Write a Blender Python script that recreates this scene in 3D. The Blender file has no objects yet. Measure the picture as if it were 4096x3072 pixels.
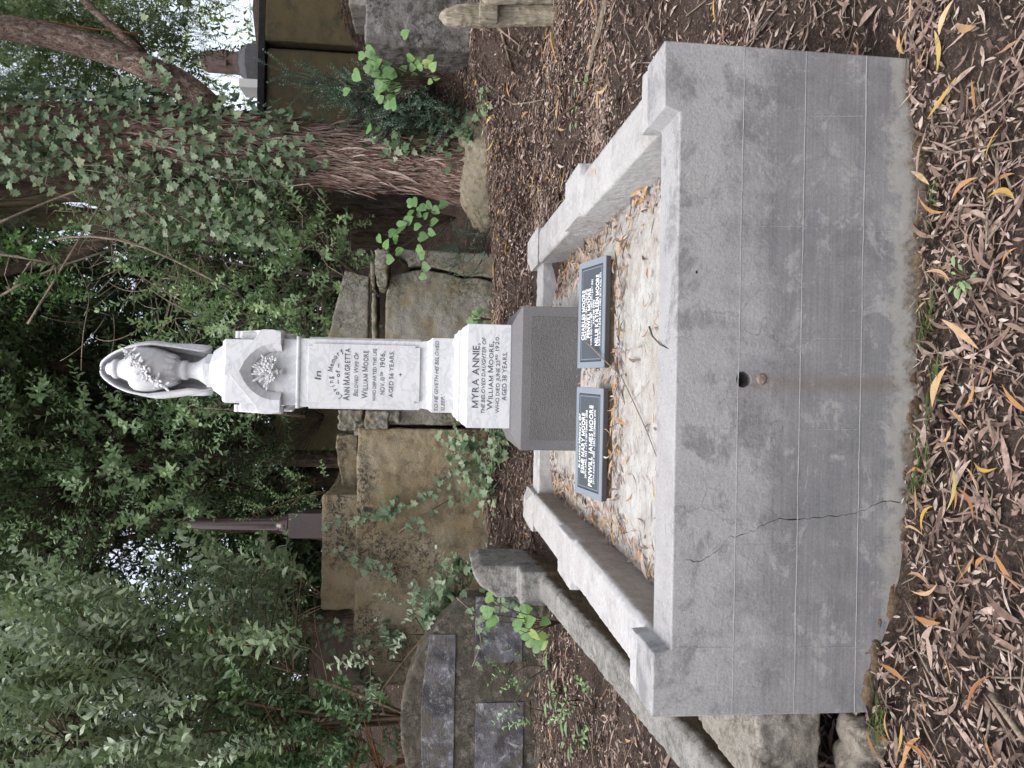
import bpy, bmesh, math, random
import numpy as np
from mathutils import Vector, Matrix, noise
R = math.radians
random.seed(7); rng = np.random.default_rng(7)
scn = bpy.context.scene

# ------------------------------------------------------------------ camera
CAM = np.array([-.0261, -2.3431, 1.5]); PIT, ROL, FPX = .1019, .0202, 2962.0
_f = np.array([0, math.cos(PIT), -math.sin(PIT)]); _r = np.array([1., 0, 0]); _u = np.cross(_r, _f)
R2 = math.cos(ROL)*_r + math.sin(ROL)*_u; U2 = -math.sin(ROL)*_r + math.cos(ROL)*_u
cam_data = bpy.data.cameras.new('camera'); cam = bpy.data.objects.new('camera', cam_data)
scn.collection.objects.link(cam); scn.camera = cam
cam_data.sensor_width = 36; cam_data.lens = FPX/4096*36; cam_data.clip_start = .05; cam_data.clip_end = 500
# the phone was held on its side: picture right = world down, picture up = world right
m = Matrix.Identity(4)
for i in range(3):
    m[i][0] = -U2[i]; m[i][1] = R2[i]; m[i][2] = -_f[i]; m[i][3] = CAM[i]
cam.matrix_world = m

# ------------------------------------------------------------------ sky, sun, exposure
SUN_EL, SUN_AZ = R(66), R(222)          # azimuth clockwise from +Y
w = bpy.data.worlds.new('World'); scn.world = w; w.use_nodes = True
nt = w.node_tree; nt.nodes.clear()
sky = nt.nodes.new('ShaderNodeTexSky'); sky.sky_type = 'NISHITA'; sky.sun_disc = False
sky.sun_elevation = SUN_EL; sky.sun_rotation = SUN_AZ; sky.dust_density = 4; sky.air_density = 1.0
hs = nt.nodes.new('ShaderNodeHueSaturation'); hs.inputs['Saturation'].default_value = .42
bg = nt.nodes.new('ShaderNodeBackground'); bg.inputs[1].default_value = .15
out = nt.nodes.new('ShaderNodeOutputWorld')
nt.links.new(sky.outputs[0], hs.inputs['Color']); nt.links.new(hs.outputs[0], bg.inputs[0]); nt.links.new(bg.outputs[0], out.inputs[0])
sd = bpy.data.lights.new('sun', 'SUN'); sun = bpy.data.objects.new('sun', sd); scn.collection.objects.link(sun)
sd.energy = .6; sd.angle = R(30); sd.color = (1, .985, .965)
sv = Vector((math.sin(SUN_AZ)*math.cos(SUN_EL), math.cos(SUN_AZ)*math.cos(SUN_EL), math.sin(SUN_EL)))
sun.rotation_euler = (-sv).to_track_quat('-Z', 'Y').to_euler()
scn.view_settings.view_transform = 'Standard'; scn.view_settings.look = 'None'
scn.view_settings.exposure = 1.22; scn.view_settings.gamma = 1.0
scn.render.engine = 'CYCLES'
try:
    scn.cycles.max_bounces = 7; scn.cycles.diffuse_bounces = 4; scn.cycles.transmission_bounces = 3; scn.cycles.caustics_reflective = False
except Exception: pass

# ------------------------------------------------------------------ helpers
S = 4096/2212
def ray(x, y):
    U, V = 3072-y*S, x*S
    return _f + R2*(U-1536)/FPX - U2*(V-2048)/FPX
def at(x, y, Y):
    "a measured spot of the photograph on the upright plane at depth Y"
    d = ray(x, y); p = CAM + d*(Y-CAM[1])/d[1]; return Vector(p)
def atz(x, y, Z):
    d = ray(x, y); p = CAM + d*(Z-CAM[2])/d[2]; return Vector(p)
def atf(x, y, Y): return at(x/S, y/S, Y)

def tag(o, label=None, cat=None, group=None, kind=None):
    if label: o['label'] = label
    if cat: o['category'] = cat
    if group: o['group'] = group
    if kind: o['kind'] = kind
    return o
def empty(name, loc, label=None, cat=None, group=None):
    o = bpy.data.objects.new(name, None); scn.collection.objects.link(o); o.location = loc
    o.empty_display_size = .1
    return tag(o, label, cat, group)

class MB:
    def __init__(s): s.v = []; s.f = []
    def add(s, v, f):
        k = len(s.v); s.v += [tuple(p) for p in v]; s.f += [tuple(i+k for i in q) for q in f]; return s
    def box(s, x0, x1, y0, y1, z0, z1):
        return s.frustum((x0, x1, y0, y1, z0), (x0, x1, y0, y1, z1))
    def frustum(s, a, b):
        v = [(a[0], a[2], a[4]), (a[1], a[2], a[4]), (a[1], a[3], a[4]), (a[0], a[3], a[4]),
             (b[0], b[2], b[4]), (b[1], b[2], b[4]), (b[1], b[3], b[4]), (b[0], b[3], b[4])]
        return s.add(v, [(3, 2, 1, 0), (4, 5, 6, 7), (0, 1, 5, 4), (1, 2, 6, 5), (2, 3, 7, 6), (3, 0, 4, 7)])
    def sq(s, cx, cy, prof):
        "square section of half width h through the heights z: prof = [(h, z)]"
        v = []; f = []
        for h, z in prof: v += [(cx-h, cy-h, z), (cx+h, cy-h, z), (cx+h, cy+h, z), (cx-h, cy+h, z)]
        for i in range(len(prof)-1):
            for j in range(4): f.append((4*i+j, 4*i+(j+1) % 4, 4*i+4+(j+1) % 4, 4*i+4+j))
        n = 4*(len(prof)-1); f += [(3, 2, 1, 0), (n, n+1, n+2, n+3)]
        return s.add(v, f)
    def lathe(s, cx, cy, prof, n=40, a0=0.):
        v = []; f = []
        for r_, z in prof:
            for j in range(n):
                a = a0+2*math.pi*j/n; v.append((cx+r_*math.cos(a), cy+r_*math.sin(a), z))
        for i in range(len(prof)-1):
            for j in range(n): f.append((n*i+j, n*i+(j+1) % n, n*i+n+(j+1) % n, n*i+n+j))
        f.append(tuple(range(n-1, -1, -1))); k = n*(len(prof)-1); f.append(tuple(k+j for j in range(n)))
        return s.add(v, f)
    def prism(s, pts, y0, y1):
        "polygon in x,z (seen from the front, anticlockwise) extruded from y0 back to y1"
        n = len(pts)
        a = sum(pts[i][0]*pts[(i+1) % n][1]-pts[(i+1) % n][0]*pts[i][1] for i in range(n))
        if a < 0: pts = pts[::-1]
        v = [(p[0], y0, p[1]) for p in pts]+[(p[0], y1, p[1]) for p in pts]
        f = [tuple(range(n)), tuple(range(2*n-1, n-1, -1))]
        f += [(i, n+i, n+(i+1) % n, (i+1) % n) for i in range(n)]
        return s.add(v, f)
    def tube(s, pts, rad, n=8, cap=True):
        pts = [Vector(p) for p in pts]; v = []; f = []
        ref = Vector((.31, .17, .93))
        for i, p in enumerate(pts):
            d = (pts[min(i+1, len(pts)-1)]-pts[max(i-1, 0)]).normalized()
            a = d.cross(ref)
            if a.length < .05: a = d.cross(Vector((1, 0, 0)))
            a.normalize(); b = d.cross(a); rr = rad[i] if hasattr(rad, '__len__') else rad
            for j in range(n):
                t = 2*math.pi*j/n; v.append(p+a*rr*math.cos(t)+b*rr*math.sin(t))
        for i in range(len(pts)-1):
            for j in range(n): f.append((n*i+j, n*i+(j+1) % n, n*i+n+(j+1) % n, n*i+n+j))
        if cap:
            f.append(tuple(range(n-1, -1, -1))); k = n*(len(pts)-1); f.append(tuple(k+j for j in range(n)))
        return s.add(v, f)
    def ell(s, c, ax, n=8, mth=5):
        "ellipsoid with half axes given as three vectors"
        c = Vector(c); A, B, C_ = [Vector(a) for a in ax]; v = [c-C_]; f = []
        for i in range(1, mth):
            t = math.pi*i/mth
            for j in range(n):
                p = 2*math.pi*j/n
                v.append(c+A*math.sin(t)*math.cos(p)+B*math.sin(t)*math.sin(p)-C_*math.cos(t))
        v.append(c+C_); L = len(v)-1
        for j in range(n): f.append((0, 1+(j+1) % n, 1+j)); f.append((L, 1+n*(mth-2)+j, 1+n*(mth-2)+(j+1) % n))
        for i in range(mth-2):
            for j in range(n): f.append((1+n*i+j, 1+n*i+(j+1) % n, 1+n*i+n+(j+1) % n, 1+n*i+n+j))
        return s.add(v, f)
    def build(s, name, mat, parent=None, smooth=False, bevel=0, seg=2):
        me = bpy.data.meshes.new(name); me.from_pydata(s.v, [], s.f); me.update()
        return link(name, me, mat, parent, smooth, bevel, seg)
def link(name, me, mat, parent=None, smooth=False, bevel=0, seg=2):
    o = bpy.data.objects.new(name, me); scn.collection.objects.link(o)
    if mat: me.materials.append(mat)
    if smooth: me.polygons.foreach_set('use_smooth', [True]*len(me.polygons))
    if parent:
        o.parent = parent; o.matrix_parent_inverse = Matrix.Translation(parent.location).inverted() if parent.type == 'EMPTY' else parent.matrix_world.inverted()
    if bevel:
        b = o.modifiers.new('bevel', 'BEVEL'); b.width = bevel; b.segments = seg; b.limit_method = 'ANGLE'; b.angle_limit = R(30)
    return o
def bake(o):
    "apply the modifiers"
    bpy.context.view_layer.update()
    dg = bpy.context.evaluated_depsgraph_get()
    me = bpy.data.meshes.new_from_object(o.evaluated_get(dg)); o.modifiers.clear(); o.data = me; return o
def weather(o, voxel=.02, amp=.012, size=.09, smooth=True, amp2=0):
    "worn, chipped stone: voxel remesh and noise displacement"
    r_ = o.modifiers.new('remesh', 'REMESH'); r_.mode = 'VOXEL'; r_.voxel_size = voxel; r_.use_smooth_shade = smooth
    bake(o); me = o.data
    n = len(me.vertices); co = np.empty(n*3, np.float32); me.vertices.foreach_get('co', co); co = co.reshape(-1, 3)
    nr = np.empty(n*3, np.float32); me.vertices.foreach_get('normal', nr); nr = nr.reshape(-1, 3)
    d = np.array([noise.fractal(Vector(c)/size, .9, 2., 3) for c in co])
    if amp2: d = d + np.array([min(0, noise.noise(Vector(c)/(size*4))+.15)*amp2/amp for c in co])
    co += nr*(d*amp)[:, None]; me.vertices.foreach_set('co', co.ravel()); me.update()
    return o

# ------------------------------------------------------------------ materials
class NT:
    def __init__(s, name):
        s.m = bpy.data.materials.new(name); s.m.use_nodes = True; s.t = s.m.node_tree; s.t.nodes.clear()
        s.out = s.n('ShaderNodeOutputMaterial'); s.b = s.n('ShaderNodeBsdfPrincipled'); s.l(s.b.outputs[0], s.out.inputs[0])
        s.pos = s.n('ShaderNodeTexCoord').outputs['Object']
    def n(s, t): return s.t.nodes.new(t)
    def l(s, a, b): s.t.links.new(a, b)
    def val(s, inp, v):
        if hasattr(v, 'is_output') or hasattr(v, 'links'): s.l(v, inp)
        else: inp.default_value = v
    def mapped(s, sc):
        q = s.n('ShaderNodeMapping'); q.inputs['Scale'].default_value = sc; s.l(s.pos, q.inputs[0]); return q.outputs[0]
    def noise(s, scale, detail=6, rough=.6, vec=None, dist=0):
        q = s.n('ShaderNodeTexNoise'); q.inputs['Scale'].default_value = scale; q.inputs['Detail'].default_value = detail
        q.inputs['Roughness'].default_value = rough; q.inputs['Distortion'].default_value = dist
        s.l(vec or s.pos, q.inputs['Vector']); return q.outputs[0]
    def vor(s, scale, feat='F1', vec=None):
        q = s.n('ShaderNodeTexVoronoi'); q.feature = feat; q.inputs['Scale'].default_value = scale
        s.l(vec or s.pos, q.inputs['Vector']); return q.outputs[0]
    def ramp(s, fac, stops):
        q = s.n('ShaderNodeValToRGB'); e = q.color_ramp.elements
        while len(e) < len(stops): e.new(.5)
        for i, (p, c) in enumerate(stops):
            e[i].position = p; e[i].color = (c, c, c, 1) if not hasattr(c, '__len__') else (*c, 1)
        s.val(q.inputs[0], fac); return q.outputs[0]
    def mix(s, fac, a, b, mode='MIX'):
        q = s.n('ShaderNodeMix'); q.data_type = 'RGBA'; q.blend_type = mode
        s.val(q.inputs[0], fac); 
        for i, v in ((6, a), (7, b)):
            if hasattr(v, 'links'): s.l(v, q.inputs[i])
            else: q.inputs[i].default_value = (*v, 1) if len(v) == 3 else v
        return q.outputs[2]
    def math(s, op, a, b=0., clamp=False):
        q = s.n('ShaderNodeMath'); q.operation = op; q.use_clamp = clamp; s.val(q.inputs[0], a); s.val(q.inputs[1], b); return q.outputs[0]
    def sep(s):
        q = s.n('ShaderNodeSeparateXYZ'); s.l(s.pos, q.inputs[0]); return q.outputs
    def bump(s, h, strength=.5, dist=.01, prev=None):
        q = s.n('ShaderNodeBump'); q.inputs['Strength'].default_value = strength; q.inputs['Distance'].default_value = dist
        s.l(h, q.inputs['Height'])
        if prev: s.l(prev, q.inputs['Normal'])
        return q.outputs[0]
    def done(s, col, rough=.9, nrm=None, spec=.3):
        s.val(s.b.inputs['Base Color'], col if hasattr(col, 'links') else (*col, 1)); s.val(s.b.inputs['Roughness'], rough)
        s.b.inputs['Specular IOR Level'].default_value = spec
        if nrm: s.l(nrm, s.b.inputs['Normal'])
        return s.m

def m_concrete(name, c1, c2, c3, fine=.5, patch=3., bump=.6, worm=0., wcol=(.05, .045, .035)):
    k = NT(name)
    a = k.ramp(k.noise(patch, 8, .65, dist=.4), [(.38, 0.), (.62, 1.)])
    c = k.mix(a, c1, c2)
    b = k.ramp(k.noise(patch*2.7, 10, .7), [(.5, 0.), (.68, 1.)])
    c = k.mix(b, c, c3)
    if worm:
        wm = k.math('MULTIPLY', k.ramp(k.noise(22, 10, .72, None, 1.2), [(.475, 0.), (.55, 1.)]), k.ramp(k.noise(patch*.8, 6, .6), [(.42, 0.), (.6, 1.)]))
        c = k.mix(k.math('MULTIPLY', wm, worm), c, wcol)
    sp = k.ramp(k.noise(90, 4, .7), [(.3, .72), (.55, 1.), (.75, 1.12)])
    c = k.mix(fine, c, k.mix(1., c, sp, 'MULTIPLY'))
    pits = k.ramp(k.vor(34), [(.0, .0), (.1, 1.)])
    h = k.math('ADD', k.noise(60, 8, .75), k.math('MULTIPLY', k.noise(14, 6, .7), 1.2))
    n1 = k.bump(h, bump, .012)
    return k.done(c, .92, n1, .2)
M = {}
M['rail'] = m_concrete('pale weathered concrete', (.37, .36, .355), (.43, .42, .42), (.30, .285, .275), .6, 2.2, .45)
M['vault'] = m_concrete('ochre stained concrete', (.25, .19, .11), (.30, .25, .175), (.12, .095, .065), .8, 2.2, .9, .95, (.045, .042, .036))
M['vault_grey'] = m_concrete('grey lichen concrete', (.27, .255, .225), (.19, .175, .13), (.20, .15, .075), .8, 1.8, .9, .9, (.075, .07, .045))
M['darkwall'] = m_concrete('dark mossy concrete', (.125, .095, .05), (.095, .08, .045), (.06, .055, .04), .7, 1.5, .5)
M['lichen'] = m_concrete('lichen covered stone', (.23, .22, .212), (.125, .115, .105), (.05, .047, .047), .9, 4.5, 1., .85)
M['kerb'] = m_concrete('old kerb stone', (.27, .245, .21), (.35, .325, .29), (.13, .11, .085), .9, 5., 1., .5)
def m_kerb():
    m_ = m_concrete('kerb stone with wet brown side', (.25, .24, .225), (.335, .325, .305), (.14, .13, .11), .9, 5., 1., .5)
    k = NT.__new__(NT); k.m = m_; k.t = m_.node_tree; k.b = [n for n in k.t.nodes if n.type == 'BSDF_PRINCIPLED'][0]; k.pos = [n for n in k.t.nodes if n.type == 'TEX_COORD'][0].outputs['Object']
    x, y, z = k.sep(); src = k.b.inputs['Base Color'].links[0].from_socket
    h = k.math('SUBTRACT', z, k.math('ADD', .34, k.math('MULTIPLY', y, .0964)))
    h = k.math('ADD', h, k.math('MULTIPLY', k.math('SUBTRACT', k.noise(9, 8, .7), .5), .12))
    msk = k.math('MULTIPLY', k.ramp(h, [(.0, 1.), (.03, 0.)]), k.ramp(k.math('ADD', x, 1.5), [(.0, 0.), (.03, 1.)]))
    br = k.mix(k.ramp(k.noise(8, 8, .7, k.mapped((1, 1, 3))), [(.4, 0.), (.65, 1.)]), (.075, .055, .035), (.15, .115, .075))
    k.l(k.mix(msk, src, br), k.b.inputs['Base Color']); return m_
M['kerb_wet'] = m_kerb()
M['rock'] = m_concrete('pale rock', (.30, .27, .23), (.34, .30, .25), (.10, .085, .07), .9, 7., 1., .7)
M['headstone'] = m_concrete('brown weathered headstone', (.105, .09, .07), (.06, .054, .042), (.20, .18, .15), .9, 4., .9, .85, (.03, .03, .022))
M['mortar'] = m_concrete('brown mortar', (.13, .085, .055), (.20, .15, .10), (.08, .055, .04), .9, 20, 1.)
M['root'] = m_concrete('clay root mound', (.28, .24, .19), (.20, .175, .12), (.10, .09, .04), .9, 5., 1.)
def m_railbrown():  # browner on the inner side, below the top edge
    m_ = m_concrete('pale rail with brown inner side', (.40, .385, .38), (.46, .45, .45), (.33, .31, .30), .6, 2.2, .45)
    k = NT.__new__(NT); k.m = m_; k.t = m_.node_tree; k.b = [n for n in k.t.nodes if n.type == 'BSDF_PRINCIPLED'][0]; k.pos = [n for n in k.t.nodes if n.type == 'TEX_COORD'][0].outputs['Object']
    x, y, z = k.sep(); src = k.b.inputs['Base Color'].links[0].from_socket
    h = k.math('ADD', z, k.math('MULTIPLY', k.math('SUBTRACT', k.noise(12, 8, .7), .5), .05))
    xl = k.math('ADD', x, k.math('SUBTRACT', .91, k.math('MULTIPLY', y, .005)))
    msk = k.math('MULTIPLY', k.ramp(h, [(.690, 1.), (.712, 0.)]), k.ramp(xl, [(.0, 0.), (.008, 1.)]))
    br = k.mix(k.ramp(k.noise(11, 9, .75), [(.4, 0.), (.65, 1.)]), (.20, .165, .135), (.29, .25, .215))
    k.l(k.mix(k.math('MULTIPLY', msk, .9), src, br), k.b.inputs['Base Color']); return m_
M['rail_brown'] = m_railbrown()
def m_wall():
    k = NT('cast concrete wall'); x, y, z = k.sep()
    zz = k.math('ADD', z, k.math('MULTIPLY', k.math('SUBTRACT', k.noise(3.2, 10, .72, k.mapped((1, 1, .9))), .5), .75))
    low = k.ramp(zz, [(.36, 1.), (.52, 0.)])
    c = k.mix(k.ramp(k.noise(3, 9, .65), [(.35, 0.), (.65, 1.)]), (.31, .305, .308), (.365, .36, .36))
    d = k.mix(k.ramp(k.noise(2.6, 9, .68), [(.38, 0.), (.62, 1.)]), (.172, .171, .178), (.245, .24, .244))
    c = k.mix(low, c, d)
    patch = k.ramp(k.noise(3.6, 14, .76, None, .4), [(.52, 0.), (.60, 1.)])
    c = k.mix(k.math('MULTIPLY', patch, .72), c, (.165, .163, .167))
    lp = k.ramp(k.noise(6.5, 14, .8, k.mapped((1, 1, 1.3)), .5), [(.54, 0.), (.60, 1.)])
    c = k.mix(k.math('MULTIPLY', lp, .62), c, (.36, .35, .34))
    st = k.ramp(k.noise(30, 5, .7, k.mapped((.05, 1, 3.5))), [(.35, .84), (.65, 1.1)])
    c = k.mix(k.math('MULTIPLY', low, .9), c, k.mix(1., c, st, 'MULTIPLY'))
    bl = k.ramp(k.vor(2.6, 'F1'), [(.0, 1.), (.03, 0.)])
    c = k.mix(k.math('MULTIPLY', k.ramp(k.noise(55, 3, .5), [(.66, 0.), (.7, 1.)]), .5), c, (.15, .145, .145))
    # vertical run-off streaks
    vs = k.ramp(k.noise(4, 4, .6, k.mapped((2.2, 1, .12))), [(.55, 0.), (.72, 1.)])
    c = k.mix(k.math('MULTIPLY', vs, .35), c, (.22, .215, .22))
    sp = k.ramp(k.noise(110, 4, .7), [(.3, .8), (.55, 1.), (.75, 1.1)])
    c = k.mix(1., c, sp, 'MULTIPLY')
    wq = k.n('ShaderNodeTexNoise'); wq.inputs['Scale'].default_value = 4; wq.inputs['Detail'].default_value = 8; k.l(k.pos, wq.inputs['Vector'])
    wa = k.n('ShaderNodeVectorMath'); wa.operation = 'MULTIPLY_ADD'; k.l(wq.outputs['Color'], wa.inputs[0]); wa.inputs[1].default_value = (.35, .35, .35); k.l(k.pos, wa.inputs[2])
    hair = k.math('MULTIPLY', k.ramp(k.vor(3.4, 'DISTANCE_TO_EDGE', wa.outputs[0]), [(.0, 1.), (.010, 0.)]), k.ramp(k.noise(2.2, 4, .6), [(.48, 0.), (.58, 1.)]))
    c = k.mix(k.math('MULTIPLY', hair, .6), c, (.13, .125, .125))
    hole = at(1607, 820, 0)
    dx = k.math('ABSOLUTE', k.math('SUBTRACT', x, k.math('ADD', hole.x-.008, k.math('MULTIPLY', k.math('SUBTRACT', k.noise(11, 6, .7), .5), .07))))
    rust = k.math('MULTIPLY', k.ramp(dx, [(.0, 1.), (.012, .8), (.042, 0.)]), k.ramp(z, [(.0, 1.), (hole.z-.03, .75), (hole.z+.005, 0.)]))
    rust = k.math('MULTIPLY', rust, k.ramp(k.noise(24, 5, .6), [(.3, .45), (.6, 1.)]))
    c = k.mix(k.math('MULTIPLY', rust, .6), c, (.15, .10, .075))
    zb = k.math('ADD', z, k.math('MULTIPLY', k.math('SUBTRACT', k.noise(9, 14, .8), .5), .34))
    zb = k.math('ADD', zb, k.math('MULTIPLY', k.math('ABSOLUTE', x), -.02))
    pale = k.math('MULTIPLY', k.ramp(k.math('ADD', zb, .12), [(.085, 1.), (.115, 0.)]), .6)
    c = k.mix(pale, c, (.34, .325, .295))
    soil = k.ramp(k.math('ADD', zb, .12), [(.02, 1.), (.06, 0.)])
    c = k.mix(k.math('MULTIPLY', soil, .85), c, k.mix(k.ramp(k.noise(40, 6, .7), [(.4, 0.), (.6, 1.)]), (.07, .055, .045), (.21, .165, .115)))
    h = k.math('ADD', k.noise(70, 8, .75), k.math('MULTIPLY', k.noise(18, 6, .7), 1.5))
    hs_ = k.math('MULTIPLY', h, k.math('SUBTRACT', 1.25, low))
    n1 = k.bump(hs_, .36, .010)
    return k.done(c, .9, n1, .2)
M['wall'] = m_wall()
def m_floor():
    k = NT('flaking pale floor concrete')
    a = k.ramp(k.noise(9, 9, .7, k.mapped((1, 1.8, 1))), [(.4, 0.), (.6, 1.)])
    c = k.mix(a, (.36, .345, .325), (.46, .45, .43))
    b = k.ramp(k.noise(26, 8, .75, k.mapped((.6, 1.8, 1)), 1.), [(.54, 0.), (.64, 1.)])
    c = k.mix(k.math('MULTIPLY', b, .8), c, (.21, .16, .11))
    d = k.ramp(k.noise(3, 6, .6), [(.5, 0.), (.7, 1.)])
    c = k.mix(k.math('MULTIPLY', d, .5), c, (.27, .21, .155))
    return k.done(c, .95, k.bump(k.noise(40, 8, .75), .8, .015), .2)
M['floor'] = m_floor()
def m_marble():
    k = NT('white marble')
    v = k.noise(5, 9, .62, k.mapped((1, 1, 1.6)), 1.6)
    vein = k.ramp(v, [(.44, 0.), (.5, 1.), (.56, 0.)])
    fleck = k.ramp(k.noise(38, 6, .7), [(.56, 0.), (.7, 1.)])
    c = k.mix(k.math('MULTIPLY', vein, .55), (.62, .62, .632), (.42, .435, .465))
    c = k.mix(k.math('MULTIPLY', fleck, .28), c, (.40, .41, .44))
    dirt = k.ramp(k.noise(4, 7, .65), [(.5, 0.), (.75, 1.)])
    c = k.mix(k.math('MULTIPLY', dirt, .42), c, (.44, .43, .405))
    return k.done(c, .5, k.bump(k.noise(160, 4, .6), .12, .002), .35)
M['marble'] = m_marble()
def m_granite(name, c1, c2, bump, scale=260, wav=0):
    k = NT(name)
    c = k.mix(k.ramp(k.noise(scale, 3, .7), [(.35, 0.), (.65, 1.)]), c1, c2)
    c = k.mix(k.math('MULTIPLY', k.ramp(k.noise(3.5, 6, .6), [(.45, 0.), (.7, 1.)]), .25), c, tuple(v*.75 for v in c1))
    h = k.noise(scale*.5, 4, .7)
    if wav: h = k.math('ADD', h, k.math('MULTIPLY', k.noise(75, 2, .5, k.mapped((.55, 1, 1.3)), 2.), 2.5))
    return k.done(c, .8, k.bump(h, bump, .006), .3)
M['granite'] = m_granite('grey bluestone', (.10, .096, .098), (.185, .178, .18), .3)
M['granite_tool'] = m_granite('tooled bluestone', (.095, .09, .09), (.175, .166, .166), .7, 220, 1)
M['plaque'] = m_granite('dark blue granite honed', (.042, .05, .06), (.078, .09, .104), .06, 500)
M['plaque_edge'] = m_granite('light blue granite border', (.15, .17, .20), (.215, .24, .275), .1, 500)
M['plaque_side'] = m_granite('sawn granite side', (.05, .045, .045), (.10, .095, .095), .3, 300)
def m_plain(name, c, rough=.6, spec=.3, var=.15, scale=40):
    k = NT(name); v = k.ramp(k.noise(scale, 5, .6), [(.3, 1-var), (.7, 1+var)])
    return k.done(k.mix(1., c, v, 'MULTIPLY'), rough, None, spec)
M['lead'] = m_plain('lead letters', (.10, .105, .12), .6)
M['white'] = m_plain('white letter paint', (.72, .73, .74), .6)
M['dark'] = m_plain('open dark crack', (.012, .011, .010), 1, 0)
M['rust'] = m_plain('rusty plug', (.20, .15, .125), .9, .2, .3, 120)
M['carve'] = m_plain('carved line', (.025, .03, .038), .8)
M['purple'] = m_plain('polished red granite', (.07, .042, .038), .2, .5, .25, 90)
M['purple_rough'] = m_plain('dull red granite', (.12, .095, .095), .6, .3, .25, 60)
M['ob_brown'] = m_plain('brown obelisk stone', (.17, .125, .11), .8, .2, .3, 9)
M['ob_grey'] = m_plain('grey obelisk base', (.11, .11, .12), .7, .2, .2, 9)
M['lid'] = m_plain('black stained lid', (.03, .028, .027), .9, .1, .3, 12)
M['white_stone'] = m_plain('white painted stone', (.75, .75, .75), .8, .2, .05)
def m_slate():
    k = NT('lichened slate panel')
    c = k.mix(k.ramp(k.noise(5, 9, .72), [(.42, 0.), (.6, 1.)]), (.045, .043, .047), (.15, .145, .16))
    c = k.mix(k.math('MULTIPLY', k.ramp(k.noise(7, 12, .76, None, .4), [(.52, 0.), (.64, 1.)]), .85), c, (.38, .38, .40))
    c = k.mix(k.math('MULTIPLY', k.ramp(k.noise(4.5, 10, .75, None, .5), [(.5, 0.), (.62, 1.)]), .8), c, (.10, .085, .065))
    h = k.math('ADD', k.noise(50, 6, .7), k.math('MULTIPLY', k.noise(22, 3, .6, k.mapped((1.6, 1, 2.2)), 1.5), 1.4))
    return k.done(c, .8, k.bump(h, .8, .008), .3)
M['slate'] = m_slate()
def m_bark(name, c1, c2, c3, zs=.22, scale=26, b=1.):
    k = NT(name); vec = k.mapped((1, 1, zs))
    n0 = k.noise(scale, 7, .68, vec, .8)
    c = k.mix(k.ramp(n0, [(.36, 0.), (.6, 1.)]), c1, c2)
    c = k.mix(k.ramp(k.noise(scale*.5, 6, .7, k.mapped((1, 1, zs*1.6)), .6), [(.52, 0.), (.68, 1.)]), c, c3)
    pv = k.mix(k.ramp(k.noise(3, 6, .6), [(.35, 0.), (.65, 1.)]), (.7, .7, .7), (1.25, 1.2, 1.15))
    c = k.mix(1., c, pv, 'MULTIPLY')
    return k.done(c, .95, k.bump(k.math('ADD', n0, k.math('MULTIPLY', k.noise(scale*.35, 5, .6, vec, 1.), 1.5)), b, .05), .15)
M['bark'] = m_bark('stringy red brown bark', (.055, .034, .027), (.25, .165, .135), (.42, .31, .265))
M['bark_dark'] = m_bark('dark bark', (.035, .026, .02), (.105, .08, .06), (.17, .13, .10))
M['bark_pale'] = m_bark('pale peeling bark', (.20, .165, .105), (.36, .31, .24), (.14, .125, .055), .08, 12, .5)
M['bark_limb'] = m_bark('flaky grey brown bark', (.075, .05, .042), (.30, .22, .185), (.46, .40, .345), .45, 34)
M['wood'] = m_bark('grey weathered timber', (.22, .19, .14), (.36, .33, .27), (.16, .15, .075), .06, 30, .6)
M['stem'] = m_bark('brown stem', (.07, .05, .03), (.125, .09, .06), (.17, .135, .10), .3, 60, .3)
M['stem_red'] = m_bark('red stem', (.20, .085, .05), (.28, .13, .08), (.12, .06, .04), .3, 60, .3)
M['twig'] = m_bark('grey twig', (.15, .12, .09), (.26, .22, .18), (.10, .08, .06), .4, 60, .3)
M['twig_dark'] = m_bark('dark twig', (.05, .035, .028), (.12, .085, .07), (.16, .125, .10), .4, 60, .3)
def m_leaf(name, cols, rough=.42, trans=.32, spec=.42, mott=.25):
    k = NT(name); at_ = k.n('ShaderNodeAttribute'); at_.attribute_name = 'tint'
    n = len(cols); c = k.ramp(at_.outputs['Fac'], [(i/(n-1), cc) for i, cc in enumerate(cols)])
    v = k.ramp(k.noise(45, 4, .6), [(.3, 1-mott), (.7, 1+mott)])
    c = k.mix(1., c, v, 'MULTIPLY')
    tr = k.n('ShaderNodeBsdfTranslucent'); k.l(c, tr.inputs[0])
    mx = k.n('ShaderNodeMixShader'); mx.inputs[0].default_value = trans
    k.done(c, rough, k.bump(k.noise(120, 3, .5), .12, .003), spec)
    k.l(k.b.outputs[0], mx.inputs[1]); k.l(tr.outputs[0], mx.inputs[2]); k.l(mx.outputs[0], k.out.inputs[0])
    return k.m
M['karo'] = m_leaf('grey green shrub leaf', [(0.097, 0.143, 0.051), (0.150, 0.209, 0.097), (0.214, 0.276, 0.155), (0.278, 0.342, 0.224), (0.354, 0.408, 0.311)])
M['karo_dk'] = m_leaf('glossy green leaf', [(0.062, 0.118, 0.048), (0.110, 0.188, 0.081), (0.173, 0.268, 0.130), (0.235, 0.330, 0.179), (0.296, 0.425, 0.195)])
M['ivy'] = m_leaf('ivy leaf', [(0.053, 0.095, 0.043), (0.093, 0.148, 0.075), (0.139, 0.207, 0.111), (0.192, 0.254, 0.149), (0.292, 0.332, 0.191)])
M['kawa'] = m_leaf('bright heart leaf', [(0.072, 0.150, 0.045), (0.099, 0.200, 0.059), (0.126, 0.235, 0.072), (0.171, 0.270, 0.072), (0.234, 0.290, 0.072)], .5, .25)
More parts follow.
